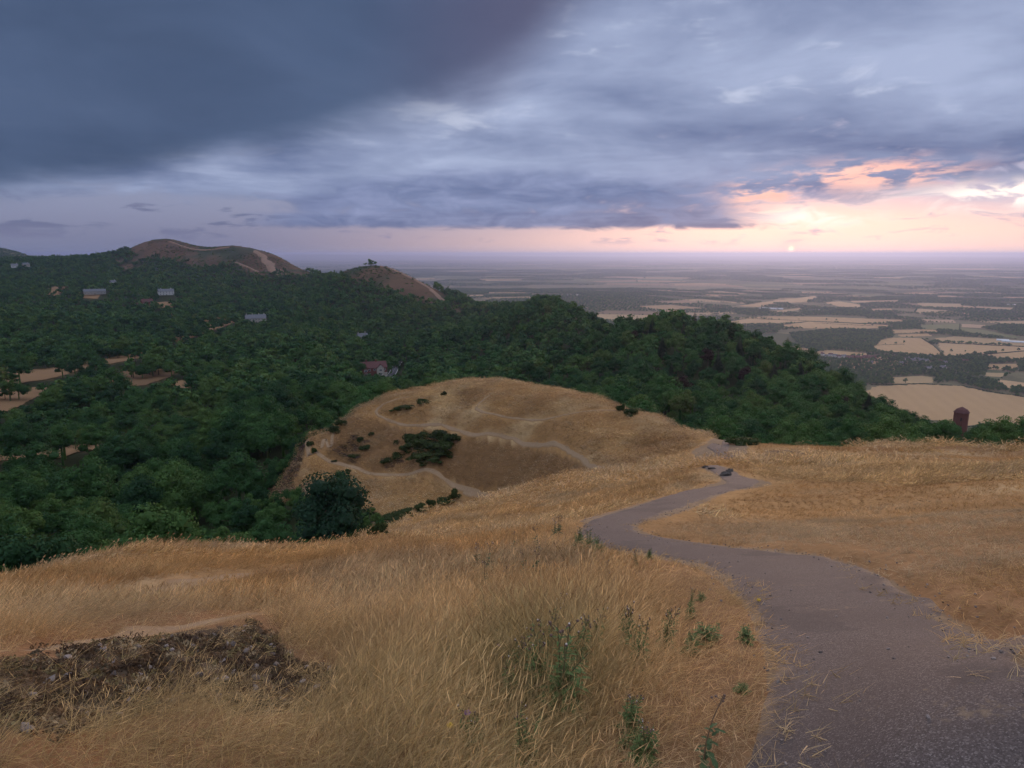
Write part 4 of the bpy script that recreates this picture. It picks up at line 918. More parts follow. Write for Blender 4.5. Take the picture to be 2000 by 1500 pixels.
for pts, lb in (([(1700,752),(1745,751.5),(1800,750),(1880,754)], 'dark hedge along the top of the large stubble field'), ([(1880,754),(1925,764),(2000,776),(2100,789)], 'hedge falling to the right beside the large stubble field'),
 ([(1704,675),(1740,673.5),(1766,673)], 'thin hedge across the striped stubble field'), ([(1800,660.5),(1812,668),(1825,677),(1838,690),(1838,698)], 'bushy hedge down the right side of the striped stubble field'),
 ([(1828,669),(1900,673),(2000,677.5),(2100,682)], 'long hedge along the top of the wide pale field'), ([(1908,693),(1950,690),(2000,686),(2100,684)], 'hedge slanting up to the right edge below the oaks'),
 ([(1460,622),(1525,625),(1580,627.5),(1660,631),(1735,634.5)], 'thin dark hedge between the two long strip fields'), ([(1522,635),(1550,631),(1581,628)], 'short slanting hedge joining the long strip fields'),
 ([(1590,631),(1660,635),(1730,638)], 'low broken hedge inside the strip field'), ([(1738,652),(1770,651),(1800,650),(1830,650.5)], 'hedge under the narrow field right of the long wood'),
 ([(1798,643.5),(1840,645.5),(1875,648),(1930,655),(1985,662)], 'hedge under the two green fields'), ([(1874.5,632),(1874.5,640),(1874.5,648)], 'straight hedge between the two green fields'),
 ([(1890,834),(1940,834),(2000,834)], 'dark hedge along the bottom of the large stubble field')): hedge(pts, lb)

# ================================================================== GRASS
def m_grass(t):
    a = t.new('ShaderNodeAttribute', attribute_name='tint'); a.attribute_type = 'INSTANCER'
    g_ = t.new('ShaderNodeAttribute', attribute_name='shade'); c = V(t, a.outputs['Color'])
    c = t.mix(1.0, c, V(t, g_.outputs['Color']), 'MULTIPLY')
    p_ = t.new('ShaderNodeBsdfPrincipled'); t.put(p_.inputs['Base Color'], c); p_.inputs['Roughness'].default_value = .7; p_.inputs['Specular IOR Level'].default_value = .15
    tr = t.new('ShaderNodeBsdfTranslucent'); t.put(tr.inputs[0], c); mx = t.new('ShaderNodeMixShader'); mx.inputs[0].default_value = .30
    t.l.new(p_.outputs[0], mx.inputs[1]); t.l.new(tr.outputs[0], mx.inputs[2]); return mx.outputs[0]
MG = mat('dry_grass_blade', m_grass)
def tuft(seed, nb_, width, spread, lean, curl, seedheads=.35, seg=3, hvar=.45):
    """a unit-high tuft of blades; shade is each blade's own colour variation"""
    rng = np.random.default_rng(seed); v = []; f = []; sh = []
    for k in range(nb_):
        a = rng.uniform(0, 2*pi); r = spread*math.sqrt(rng.random()); b0 = np.array((cos(a)*r, sin(a)*r, -.04))
        h = 1 - hvar*rng.random(); la = rng.normal(0, 1.35); L = lean*rng.uniform(.5, 1.5); dirv = np.array((cos(la)*L, sin(la)*L, 1.0)); dirv /= np.linalg.norm(dirv)
        cu = curl*rng.uniform(.2, 1.4)*np.array((cos(la + rng.normal(0, .5)), sin(la + rng.normal(0, .5)), -.55))
        wa = rng.uniform(0, 2*pi); wv = np.array((cos(wa), sin(wa), 0))*width*rng.uniform(.6, 1.3); n = len(v); c = rng.uniform(.52, 1.42); cc = (c, c*rng.uniform(.95, 1.04), c*rng.uniform(.88, 1.08))
        for s in range(seg+1):
            t = s/seg; p = b0 + dirv*h*t + cu*h*t*t; wd_ = wv*(1 - t)**.6 if s < seg else wv*0.08
            v += [p - wd_, p + wd_]; sh += [cc, cc]
        for s in range(seg): f.append((n+2*s, n+2*s+1, n+2*s+3, n+2*s+2))
        if rng.random() < seedheads:
            tip = b0 + dirv*h + cu*h; dn = dirv + cu*1.6; dn /= np.linalg.norm(dn); n = len(v); w2 = wv*1.7
            v += [tip - dn*.02, tip + dn*.07 + w2, tip + dn*.20, tip + dn*.07 - w2]; f.append((n, n+1, n+2, n+3)); sh += [(c*1.08, c*1.0, c*.95)]*4
    me = mesh('grass_tuft', np.array(v), f, MG); ca = me.color_attributes.new('shade', 'FLOAT_COLOR', 'POINT')
    ca.data.foreach_set('color', np.c_[np.array(sh), np.ones(len(v))].ravel().astype(np.float32)); return me
T_LONG = [tuft(500+k, 27, .0027, .14, .34, .32, .28) for k in range(6)]
T_SHORT = [tuft(520+k, 24, .016, .55, .9, .35, 0, 2) for k in range(4)]
T_MID = [tuft(540+k, 14, .011, .20, .34, .30, .3, 2) for k in range(5)]
T_FAR = [tuft(560+k, 22, .030, .75, .42, .32, .1, 2) for k in range(4)]
T_WIDE = [tuft(580+k, 34, .050, 1.9, .55, .30, 0, 1) for k in range(3)]
GR = protos('grassmodel', T_LONG + T_SHORT + T_MID + T_FAR + T_WIDE)      # 0-5 long, 6-9 short, 10-14 mid, 15-18 far, 19-21 wide
PALE = np.array((.61, .43, .215)); GOLD = np.array((.50, .31, .122)); RUST = np.array((.43, .25, .105)); OLIV = np.array((.20, .195, .075)); BROWN = np.array((.29, .175, .085))
def route_d(x, y):
    d = np.minimum(dist_route(x, y, sp1), dist_route(x, y, sp2)); return d
def track_d(x, y, names=None):
    d = np.full(np.shape(x), 1e6)
    for k_, sp in tracks.items(): d = np.minimum(d, dist_route(x, y, sp[::3]))
    return d
gp, gr, gs, gi, gt = [], [], [], [], []
for d0, d1, dens, seed in ((1.0, 3.6, 330, 1), (3.6, 6.5, 210, 2), (6.5, 14, 85, 3), (14, 34, 26, 4), (34, 92, 7.5, 5), (92, 200, 2.6, 6)):
    x, y = jitter_polar(d0, d1, 1/math.sqrt(dens), -82 if d0 < 12 else -50, 82 if d0 < 12 else 50, 900+seed, .5)
    rng = np.random.default_rng(950+seed); z = G.at(x, y); d = np.hypot(x, y); k = open_ground(x, y, z) == 1; x, y, z, d = x[k], y[k], z[k], d[k]
    px, py = proj(x, y, z); pd = route_d(x, y) if d0 < 90 else np.full(len(x), 99.); td = track_d(x, y)
    big = fbm(x/9, y/9, 71, 3); fine = fbm(x/1.3, y/1.3, 72, 3); huge = fbm(x/38, y/38, 73, 2)
    # mown or trampled ground: right of the path, and a strip along every path
    right = ss(-.2, .5, (px - tab(py, [(845, 1395), (870, 1400), (900, 1440), (945, 1480), (960, 1400), (1000, 1290), (1040, 1250), (1060, 1400), (1090, 1600), (1130, 1720), (1240, 1890), (1320, 2010), (1500, 2300)]))/60.)
    tallpatch = ss(.52, .66, fbm(x/5 + 3, y/14, 75, 3) + .10*ss(13, 24, d) - .22*ss(13, 9, d))
    tall = np.where(right > .5, .12 + .88*tallpatch, 1.0)
    kn = (d > 60) & (px < 1440); tall = np.where(kn, .55 + .3*big, tall)
    verge = ss(.02, .60 + .02*d + .35*(right < .5)*ss(12, 5, d), pd - .25*fine)*ss(-.1, .8, td); short = tall < .35
    hgt = np.where(short, .055 + .05*fine, (.13 + .24*big)*(.6 + .75*fine)*tall)
    hgt = hgt*(.25 + .75*verge); hgt = np.where(right < .5, hgt*np.interp(d, [2, 5, 12, 40], [1.2, 1.1, 1.0, .8])*np.where((d < 4.9) & (px < 760), .42 + .58*ss(520, 760, px), 1)*(1 + .30*np.exp(-(((px-1100)/240)**2 + ((py-1300)/150)**2))), hgt)
    bank_ = inpoly(px + (fine - .5)*60, py + (big-.5)*60, BANK) & (d < 7.5)
    worn = (fine < .40) & (big < .45) & (d < 30)
    inner = (pd > -.20 - .7*(fine - .5)) & (rng.random(len(x)) < .34) & (d0 < 34); hgt = np.where(pd < .05, np.minimum(hgt, .05), hgt); short = short | (pd < .05)
    acc = ((pd > .03 + .10*(fine-.4)) | inner) & (td > -.42 + .75*fine) & ~(bank_ & (rng.random(len(x)) < .93 + .16*(fbm(x/.5, y/.5, 83, 2) - .5)))
    if d0 >= 34: acc &= ((pd > .40) & (td > .30 + .3*fine)) | ((rng.random(len(x)) < .12) & (pd > .2) & (td > 0))
    acc &= ~(inpoly(px, py, [(1468,893),(1500,880),(1545,878),(1590,886),(1560,893),(1500,896)]) & (d > 35) & (rng.random(len(x)) < .7))
    acc &= ~((verge < .25) & (rng.random(len(x)) < .45)) & (fbm(x/.35, y/.35, 79, 2) > .16)
    hgt = np.where(worn & ~short, hgt*.7, hgt)
    # colour: the sward's own tone, with shade painted in on the knoll's steep ground
    t1 = ss(.36, .66, fine*.5 + big*.5); tint = GOLD + (PALE - GOLD)*t1[:, None]
    rs = np.clip(ss(.52, .30, big*.6 + huge*.4) + .85*(short & (right > .5)), 0, 1)*.85; tint = tint + (RUST - tint)*(rs*(1 - .5*t1*(~short)))[:, None]
    vg = (1 - verge)*.6; tint = tint + (RUST*1.05 - tint)*vg[:, None]
    ol = ss(.50, .62, fbm(x/2.2 + 8, y/2.2, 74, 3))*ss(15, 5, d)*(right < .5); gz_ = np.exp(-(((px - 1030)/190)**2 + ((py - 1340)/110)**2))*(d < 8)
    ol = np.clip(ol*.25 + gz_*.55*ss(.38, .62, fine), 0, .85); tint = tint + (OLIV - tint)*ol[:, None]
    dk = ss(.60, .75, fbm(x/3.1, y/1.2, 76, 3)); tint = tint + (BROWN - tint)*(dk*.55)[:, None]
    sl_ = SLOPE.at(x, y); st_ = ss(.24, .50, sl_ + .35*(fbm(x/5, y/5, 91, 3) - .5))*kn; tint = tint + ((RUST*.36 + BROWN*.36) - tint)*(st_*.9)[:, None]; hgt = hgt*(1 + .3*kn*ss(.5, .7, big))  # steeper knoll grass browner: heath colour plus painted shade
    flank = kn & inpoly(px + (fine - .5)*70 + (big - .5)*60, py + (fine - .5)*34 + (big - .5)*40, FLANK); tint = np.where(flank[:, None], tint*.26 + (RUST*.60 + BROWN*.14)*.74*(.5 + 1.0*fbm(x/2.6, y/2.6, 99, 3))[:, None], tint)  # flank tufts: rust sward with the slope's shade painted in
    kp = kn*ss(.55, .40, fbm(x/3.5, y/3.5, 92, 3)); tint = tint + (BROWN*1.1 - tint)*(kp*.55)[:, None]
    pr = tallpatch*(right > .5)*(~short); tint = tint + (PALE*1.02 - tint)*(pr*.6)[:, None]
    gy = ss(.5, .7, fbm(x/1.9 + 5, y/1.9, 95, 3))*.5; tint = tint + (np.array((.42, .34, .22)) - tint)*gy[:, None]
    tint = tint*(.62 + .76*fbm(x/np.interp(d, [5, 30, 120], [.5, .9, 2.0]), y/np.interp(d, [5, 30, 120], [.5, .9, 2.0]), 97, 3))[:, None]
    tint = tint*(1 + rng.uniform(-1, 1, (len(x), 1))*np.interp(d, [5, 30], [.28, .12])[:, None])
    n = len(x)
    if d0 < 6: pk = np.where(short, 6 + rng.integers(0, 4, n), rng.integers(0, 6, n))
    elif d0 < 14: pk = np.where(short, 6 + rng.integers(0, 4, n), 10 + rng.integers(0, 5, n))
    elif d0 < 30: pk = np.where(short, 15 + rng.integers(0, 4, n), np.where(rng.random(n) < .5, 10 + rng.integers(0, 5, n), 15 + rng.integers(0, 4, n)))
    elif d0 < 90: pk = np.where(rng.random(n) < .6, 15 + rng.integers(0, 4, n), 19 + rng.integers(0, 3, n))
    else: pk = 19 + rng.integers(0, 3, n)
    wsc = np.where(short, np.maximum(hgt, .09)*1.5, np.where(pk < 6, np.maximum(hgt, .30), np.where(pk < 15, np.maximum(hgt*1.1, .3), np.where(pk < 19, np.maximum(hgt*1.4, .38), .40 + .003*d))))
    hgt = np.where((d > 42) & (px > 1440), hgt*.6, hgt); hgt = np.where(d > 34, np.maximum(hgt, .10) + .22*ss(.5, .7, fbm(x/1.8, y/1.8, 98, 2)), hgt)
    wind = rng.normal(0, .55, n) + 3.0*(fbm(x/6, y/6, 89, 2) - .5)
    gp.append(np.c_[x, y, z][acc]); gr.append(np.c_[rng.normal(0, .12, n), rng.normal(.06, .12, n) + .55*ss(.45, .75, fbm(x/1.7, y/1.7, 88, 2)), wind][acc]); gs.append(np.c_[wsc, wsc, hgt][acc]); gi.append(pk[acc]); gt.append(tint[acc])
gp, gr, gs, gi, gt = map(np.concatenate, (gp, gr, gs, gi, gt))
print('GRASS', len(gp))
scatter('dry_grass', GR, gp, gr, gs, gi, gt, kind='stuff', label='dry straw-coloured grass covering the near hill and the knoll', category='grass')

# ---------------------------------------------------------------- heath and moss clumps on the bare bank
def clump(seed, nl, ls, hz=.5):
    rng = np.random.default_rng(seed); u = rng.normal(size=(nl, 3)); u /= np.linalg.norm(u, axis=1)[:, None]; u[:, 2] = abs(u[:, 2]); p = u*rng.uniform(.55, 1.0, (nl, 1))*np.array((1, 1, hz))
    nn = u + rng.normal(size=u.shape)*.8; nn /= np.linalg.norm(nn, axis=1)[:, None]; a = np.cross(nn, rng.normal(size=u.shape)); a /= np.linalg.norm(a, axis=1)[:, None]; b_ = np.cross(nn, a); s = ls*rng.uniform(.6, 1.4, (nl, 1))
    v = np.stack([p - a*s, p - b_*s*.45, p + a*s, p + b_*s*.45], 1).reshape(-1, 3); f = [(4*i, 4*i+1, 4*i+2, 4*i+3) for i in range(nl)]
    me = mesh('moss_clump', v, f, MG); ca = me.color_attributes.new('shade', 'FLOAT_COLOR', 'POINT'); ca.data.foreach_set('color', np.c_[np.repeat(rng.uniform(.6, 1.3, (nl, 1)), 4, 0).repeat(3, 1), np.ones(4*nl)].ravel().astype(np.float32)); return me
MO = protos('mossmodel', [clump(600+k, 70, .17) for k in range(4)])
x, y = jitter_polar(1.8, 7.5, .055, -43, 10, 77, .5); z = G.at(x, y); px, py = proj(x, y, z); rng = np.random.default_rng(78)
nf_ = fbm(x/.4, y/.4, 81, 3); k = inpoly(px + (nf_-.5)*90, py + (nf_-.5)*50, BANK) & (rng.random(len(x)) < .75); x, y, z, nf_ = x[k], y[k], z[k], nf_[k]; n = len(x)
pal = np.array([(.075, .050, .034), (.13, .085, .050), (.105, .082, .050), (.26, .21, .10), (.18, .115, .065), (.36, .28, .17)]); pi_ = rng.choice(6, n, p=[.25, .23, .17, .13, .14, .08])
sz = rng.uniform(.025, .07, n)
scatter('heath_clumps', MO, np.c_[x, y, z], np.c_[rng.normal(0, .3, n), rng.normal(0, .3, n), rng.uniform(0, 6.28, n)], np.c_[sz, sz, sz*rng.uniform(.6, 1.4, n)], rng.integers(0, 4, n), pal[pi_], kind='stuff', label='dark heath and moss clumps on the bare earth bank at lower left', category='heath')
x, y = jitter_polar(60, 175, .8, -25, -3, 79, .5); z = G.at(x, y); px, py = proj(x, y, z); nf_ = fbm(x/4, y/4, 82, 3)
k = (open_ground(x, y, z) == 1) & (inpoly(px, py, [(655,880),(690,850),(760,870),(800,905),(740,918),(690,905)]) | inpoly(px, py, [(600,1005),(700,985),(660,935),(590,945)]) | inpoly(px, py, [(515,965),(560,860),(602,850),(590,900),(575,960)])) & (nf_ > .46) & (np.hypot(x, y) < tab(px, KN_BACK))
x, y, z = x[k], y[k], z[k]; n = len(x); sz = rng.uniform(.4, 1.0, n)
scatter('heather', MO, np.c_[x, y, z], np.c_[0*x, 0*x, rng.uniform(0, 6.28, n)], np.c_[sz, sz, sz*.7], rng.integers(0, 4, n), np.array([(.085, .055, .04), (.06, .07, .03), (.13, .08, .05), (.10, .07, .075)])[rng.integers(0, 4, n)], kind='stuff', label='brown heather and bracken on the steep side of the knoll', category='heather')

# ---------------------------------------------------------------- bushes on the hill
MS = leaf_mat('gorse_foliage', [(0, (.026, .040, .016)), (.5, (.044, .062, .020)), (1, (.066, .080, .026))])
def bush_mesh(seed, n=900, ls=.085):
    rng = np.random.default_rng(seed); v, f, _ = crown(rng, 1.0, .32, .55, 9, n, ls, .78); return mesh('bush', v, f, MS)
BU = [bush_mesh(700+k) for k in range(4)]
def bush(px, py, r, h, lb, name='gorse_bush', cat='bush', dmin=20, grp='bushes on the near hill', k=[0]):
    x, y = G.hit(px, py, dmin); k[0] += 1
    return link(name, BU[k[0] % 4], loc=(x, y, gz(x, y) - .05*h), rz=k[0]*1.3, scale=(r, r, h), label=lb, category=cat, group=grp)
for j, (a, b_, r, h) in enumerate([(805,862,2.6,1.9),(830,858,2.6,1.7),(858,860,2.8,1.9),(884,862,2.4,1.8),(872,874,2.8,1.8),(848,878,3.0,1.6),(820,880,2.9,1.6),(795,882,2.3,1.5),(838,894,2.8,1.4),(862,890,2.4,1.4),(810,896,2.5,1.2),(778,894,1.9,1.2),(835,872,2.8,1.7),(826,904,2.0,1.0),(850,902,1.9,1.0),(808,873,2.3,1.5)]):
    bush(a, b_, r, h, ('gorse bush along the top of the big dark thicket on the knoll', 'gorse bush in the middle of the big dark thicket on the knoll', 'gorse bush at the foot of the big dark thicket on the knoll')[0 if b_ < 865 else 1 if b_ < 885 else 2], dmin=60, grp='thicket on the knoll')
for a, b_, r, h, lb in [(757,903,1.6,1.1,'green bush just left of and below the big thicket'),(776,866,.9,.9,'small round bush left of the big thicket'),(706,862,1.2,1.0,'green bush on the heathery slope, upper of the pair'),(713,878,1.5,1.2,'green bush on the heathery slope, lower of the pair'),(690,893,1.3,.8,'low bush at the foot of the heathery slope'),
 (727,850,.9,.8,'small bush above the heathery slope'),(778,803,2.0,.9,'low flat bush, left end of the row on the knoll top'),(798,798,2.3,1.1,'low bush, middle of the row on the knoll top'),(826,788,2.0,1.3,'bush at the right end of the row on the knoll top'),(868,773,.9,1.2,'tiny lone bush near the knoll summit'),
 (652,846,2.0,1.6,'green bush between the two terrace tracks'),(667,832,1.8,1.8,'green bush above the fork of the terrace tracks'),(669,818,1.6,1.6,'bush on the skyline above the terrace fork'),(604,872,1.2,1.3,'bush on the outer bend of the terrace track'),(612,884,1.0,1.0,'small bush below the outer bend of the terrace track'),(614,850,.9,.7,'tiny bush inside the terrace bend'),
 (654,902,.7,.5,'tiny green tuft beside the terrace track'),(678,922,.8,.7,'small bush just below the terrace track'),
 (886,975,1.3,1.9,'tall leafy bush where the side track meets the terrace track'),(866,982,1.9,.9,'leafy bush beside the tall one on the side track'),(843,990,1.1,1.5,'upright dark shrub on the side track'),(822,995,1.6,1.2,'upright shrub left of its twin on the side track'),(797,1003,2.0,1.0,'bush above the side track'),(768,1012,2.2,.9,'low bush above the side track, further left'),
 (740,1052,.42,.72,'small dark bush on the lower edge of the side track'),(692,1060,.35,.45,'tiny bush left of the small dark bush on the side track'),(1236,811,2.0,1.1,'green bush on the right shoulder of the knoll'),(1212,803,1.0,1.4,'small upright bush on the right shoulder of the knoll'),
 (1448,868,1.5,.75,'dark low bush beside the far bend of the path'),(1466,869,1.3,.6,'dark low bush, right one of the two beside the far path bend')]: bush(a, b_, r, h, lb, dmin=17)
x, y = G.hit(640, 1058, 60); OAK = tree_pair(777, 3.9, 8.6, 22, 5200, .14, TONE[0][1])
ox, oy = ray(640, 750)[:2]; oh = math.hypot(ox, oy); ox, oy = ox/oh*80, oy/oh*80
plant_tree('oak_tree', OAK, ox, oy, gz(ox, oy) - .5, 1.42, .4, 'dark rounded oak standing below the terrace track on the left', 'tree')

# ---------------------------------------------------------------- loose stones along the path edges
def pebble(seed):
    rg_ = np.random.default_rng(seed); v = ICO_V*rg_.uniform(.7, 1.25, (12, 1))*np.array((1, .8, .55)); return mesh('stone', v, ICO_F, mat('path_stone', lambda t: bsdf(t, t.mix(V(t, t.new('ShaderNodeObjectInfo').outputs['Random']), (.10, .080, .072), (.34, .28, .25)), .9)))
x, y = jitter_polar(1.5, 24, .05, -8, 44, 871, .5); k = np.hypot(x, y) < 24; x, y = x[k], y[k]; pdv = dist_route(x, y, sp1[::2]); rg_ = np.random.default_rng(872); dd_ = np.hypot(x, y)
k = (rg_.random(len(x)) < np.exp(-((pdv + .05)/.13)**2)*.20*np.interp(dd_, [3, 20], [1, .25]) + .006*(pdv < 0)); x, y, dd_ = x[k], y[k], dd_[k]; n = len(x); sz = rg_.uniform(.004, .011, n)*np.interp(dd_, [3, 20], [1, 1.8])
bx, by = jitter_polar(2., 7.5, .10, -43, 0, 873, .5); bz = G.at(bx, by); bqx, bqy = proj(bx, by, bz); kb = inpoly(bqx, bqy, BANK) & (rg_.random(len(bx)) < .35); bx, by, bz = bx[kb], by[kb], bz[kb]; nb2 = len(bx); bs = rg_.uniform(.008, .032, nb2)
scatter('bank_stones', protos('bankstonemodel', [pebble(890+q) for q in range(3)]), np.c_[bx, by, bz + bs*.5], rg_.uniform(0, 6.28, (nb2, 3))*np.array((.15, .15, 1)), bs, rg_.integers(0, 3, nb2), kind='stuff', label='small stones half buried in the earth bank at lower left', category='stones')
scatter('loose_stones', protos('stonemodel', [pebble(880+q) for q in range(3)]), np.c_[x, y, G.at(x, y) + .012 + .0006*dd_ + sz*.3], rg_.uniform(0, 6.28, (n, 3))*np.array((.1, .1, 1)), sz, rg_.integers(0, 3, n), kind='stuff', label='loose grey stones scattered along the path edges', category='stones')

# ================================================================== BUILDINGS
def flat(name, c, rough=.8, var=.15, sc=2.0): return mat(name, lambda t: bsdf(t, t.mix(t.noise(objpos(t), sc, 5, .6), tuple(q*(1-var) for q in c), tuple(q*(1+var) for q in c)), rough))
BM = {'white': flat('white_render', (.52, .51, .49)), 'brick': flat('red_brick', (.165, .068, .052), var=.3, sc=5), 'stone': flat('grey_stone', (.30, .285, .26), var=.25), 'cream': flat('cream_render', (.42, .38, .32)),
      'slate': flat('slate_roof', (.13, .135, .15), .6), 'tile': flat('clay_tile_roof', (.115, .052, .048), var=.3, sc=4), 'glass': mat('window_glass', lambda t: bsdf(t, (.03, .035, .045), .12, spec=.6)),
      'frame': flat('white_paint', (.75, .75, .74)), 'metal': flat('pale_sheet_roof', (.60, .62, .64), .5), 'door': flat('dark_door', (.05, .035, .03))}
def gable(w_, d_, z0, z1, over=.35):
    x, y = w_/2 + over, d_/2 + over; v = [(-x,-y,z0),(x,-y,z0),(x,y,z0),(-x,y,z0),(-x,0,z1),(x,0,z1)]
    return v, [(0,1,5,4),(2,3,4,5),(1,2,5),(3,0,4),(0,3,2,1)]
def house(name, px, py, dmin, w_, d_, h, rh, wm, rm, lb, cat='house', chim=(.35,), nwin=3, rows=1, face=0.0, group=None, xy=None, sink=.4):
    x, y = xy or G0.hit(px, py, dmin); z = gz(x, y) - sink; rz = -math.atan2(x, y) + face
    e = link(name, None, loc=(x, y, z), rz=rz, label=lb, category=cat)
    if group: e['group'] = group
    v, f = boxes([(-w_/2, w_/2, -d_/2, d_/2, 0, h)]); gv = len(v); v += [(-w_/2,-d_/2,h),(-w_/2,d_/2,h),(-w_/2,0,h+rh*.94),(w_/2,-d_/2,h),(w_/2,d_/2,h),(w_/2,0,h+rh*.94)]; f += [(gv,gv+2,gv+1),(gv+3,gv+4,gv+5)]
    link('wall', mesh('wall', v, f, BM[wm]), e)
    rf = link('roof', mesh('roof', *gable(w_, d_, h+.02, h+rh), BM[rm]), e)
    for c in chim: link('chimney', mesh('chimney', *boxes([(c*w_-.5, c*w_+.5, -.4, .4, h+rh*.5, h+rh+1.3), (c*w_-.6, c*w_+.6, -.5, .5, h+rh+1.302, h+rh+1.5)]), BM['brick' if wm == 'brick' else wm]), rf)
    for r in range(rows):
        for i in range(nwin):
            cx = -w_/2 + w_*(i+.5)/nwin; zc = h*(r+.55)/rows; ww = min(.75, w_/nwin*.32)
            if r == 0 and i == nwin//2 and nwin > 2:
                link('door', mesh('door', *boxes([(cx-.5, cx+.5, -d_/2-.06, -d_/2-.003, 0.02, 2.1)]), BM['door']), e); continue
            wn = link('window', mesh('window', *boxes([(cx-ww, cx+ww, -d_/2-.08, -d_/2-.003, zc-.75, zc-.65), (cx-ww, cx+ww, -d_/2-.08, -d_/2-.003, zc+.65, zc+.75), (cx-ww, cx-ww+.12, -d_/2-.08, -d_/2-.003, zc-.648, zc+.648), (cx+ww-.12, cx+ww, -d_/2-.08, -d_/2-.003, zc-.648, zc+.648)]), BM['frame']), e)
            link('pane', mesh('pane', *boxes([(cx-ww+.122, cx+ww-.122, -d_/2-.05, -d_/2-.004, zc-.645, zc+.645)]), BM['glass']), wn)
    return e
# the red-roofed house by the road: two storeys, cross gables, dormer
e = house('hill_house', 730, 733, 300, 19, 9.5, 6.4, 4.4, 'brick', 'tile', 'large red-roofed brick house with white gable and chimneys beside the road', 'house', (-.28, .1), 5, 2, .18, sink=.2)
for cx, ww in ((4.3, 5.6), (-7.0, 3.4)):
    y0 = -4.75; pr = 1.6
    g = link('gable_wing', mesh('gable_wing', [(cx-ww/2,y0-pr,0),(cx+ww/2,y0-pr,0),(cx+ww/2,y0+2,0),(cx-ww/2,y0+2,0),(cx-ww/2,y0-pr,6.3),(cx+ww/2,y0-pr,6.3),(cx+ww/2,y0+2,6.3),(cx-ww/2,y0+2,6.3),(cx,y0-pr,6.3+ww*.5),(cx,y0+2,6.3+ww*.5)], [(0,1,5,8,4),(1,2,6,5),(3,0,4,7),(2,3,7,9,6)], BM['cream' if ww > 5 else 'brick']), e)
    link('gable_roof', mesh('gable_roof', [(cx-ww/2-.3,y0-pr-.3,6.05),(cx,y0-pr-.3,6.4+ww*.5),(cx+ww/2+.3,y0-pr-.3,6.05),(cx-ww/2-.3,y0+3.5,6.05),(cx,y0+3.5,6.4+ww*.5),(cx+ww/2+.3,y0+3.5,6.05),(cx-ww/2-.3,y0-pr-.3,5.85),(cx,y0-pr-.3,6.18+ww*.5),(cx+ww/2+.3,y0-pr-.3,5.85)], [(0,1,4,3),(1,2,5,4),(6,7,1,0),(7,8,2,1)], BM['tile']), g)
    for r in range(2):
        wn = link('window', mesh('window', *boxes([(cx-1.2, cx+1.2, y0-pr-.1, y0-pr-.003, .9+3*r, 2.5+3*r)]), BM['frame']), g); link('pane', mesh('pane', *boxes([(cx-1.0, cx-.06, y0-pr-.13, y0-pr-.102, 1.05+3*r, 2.35+3*r), (cx+.06, cx+1.0, y0-pr-.13, y0-pr-.102, 1.05+3*r, 2.35+3*r)]), BM['glass']), wn)
link('porch', mesh('porch', *boxes([(7.4, 9.4, -6.0, -4.76, 0, 2.4), (7.2, 9.6, -6.2, -4.77, 2.402, 2.6)]), BM['cream']), e)
house('manor_house', 500, 630, 700, 26, 11, 6.2, 5, 'cream', 'slate', 'wide pale manor house with slate roof and four chimneys on the left hillside', 'house', (-.44, -.15, .16, .42), 7, 2, .1, sink=-1.5)
house('white_house', 325, 580, 1000, 24, 10, 6.5, 4.2, 'white', 'slate', 'bright white house alone among trees under the far hill', 'house', (-.3, .35), 5, 2, .2, sink=-2)
house('long_house', 186, 577, 1100, 34, 10, 5.5, 4.2, 'stone', 'slate', 'long grey stone house with several chimneys high on the far left', 'house', (-.45, -.2, .2, .42), 7, 1, 0, sink=-2)
house('small_white_house', 222, 562, 1100, 10, 8, 6.5, 4, 'white', 'slate', 'small white gabled house above the long grey house', 'house', (.3,), 2, 2, .5, sink=-4)
house('brick_cottage', 288, 600, 1000, 16, 9, 6, 4.5, 'brick', 'tile', 'red-brick cottage in a clearing left of the strip fields', 'house', (-.3, .3), 3, 2, .3, sink=-1)
house('brick_cottage', 274, 606, 1000, 10, 8, 5, 4, 'brick', 'tile', 'smaller red cottage just left of the other in the same clearing', 'house', (.3,), 2, 1, -.3, sink=-1)
house('lodge', 708, 668, 400, 11, 7, 5, 4., 'stone', 'slate', 'grey lodge half hidden by trees above the red-roofed house', 'house', (-.4, .3), 3, 1, .4, sink=-.5)
house('cottage', 30, 529, 2000, 14, 9, 6, 4, 'white', 'slate', 'tiny pale cottage under the far left hill, left one', 'house', (.3,), 2, 1, 0, sink=-6); house('cottage', 52, 527, 2000, 14, 9, 6, 4, 'cream', 'slate', 'tiny pale cottage under the far left hill, right one', 'house', (.3,), 2, 1, .3, sink=-6)
VM = [('white', 'slate', 'white'), ('white', 'tile', 'white-walled red-roofed'), ('brick', 'tile', 'red-brick'), ('stone', 'slate', 'grey stone')]
for j, (a, b_, kd) in enumerate(VILLAGE):
    wm, rm, cn = VM[kd]; place = 'at the left end of the village below the long wood' if a < 1650 else 'in the brick row of the village below the long wood' if a < 1715 else 'by the trees under the striped stubble field' if a < 1830 else 'among trees right of the village'
    if kd == 2 and a < 1715: cn = '%s red-brick' % ORD[sorted(q[0] for q in VILLAGE if q[2] == 2 and q[0] < 1715).index(a)]; place = 'in the brick row of the village, counted from the left'
    house('village_house', a, b_, 560, 9 + (j*7) % 6, 7.5, 5.2, 3.6, wm, rm, '%s village house %s' % (cn, place), 'house', (.32,), 2, 2, ((j*37) % 11 - 5)*.12, 'village houses', vpos[j], sink=.3)
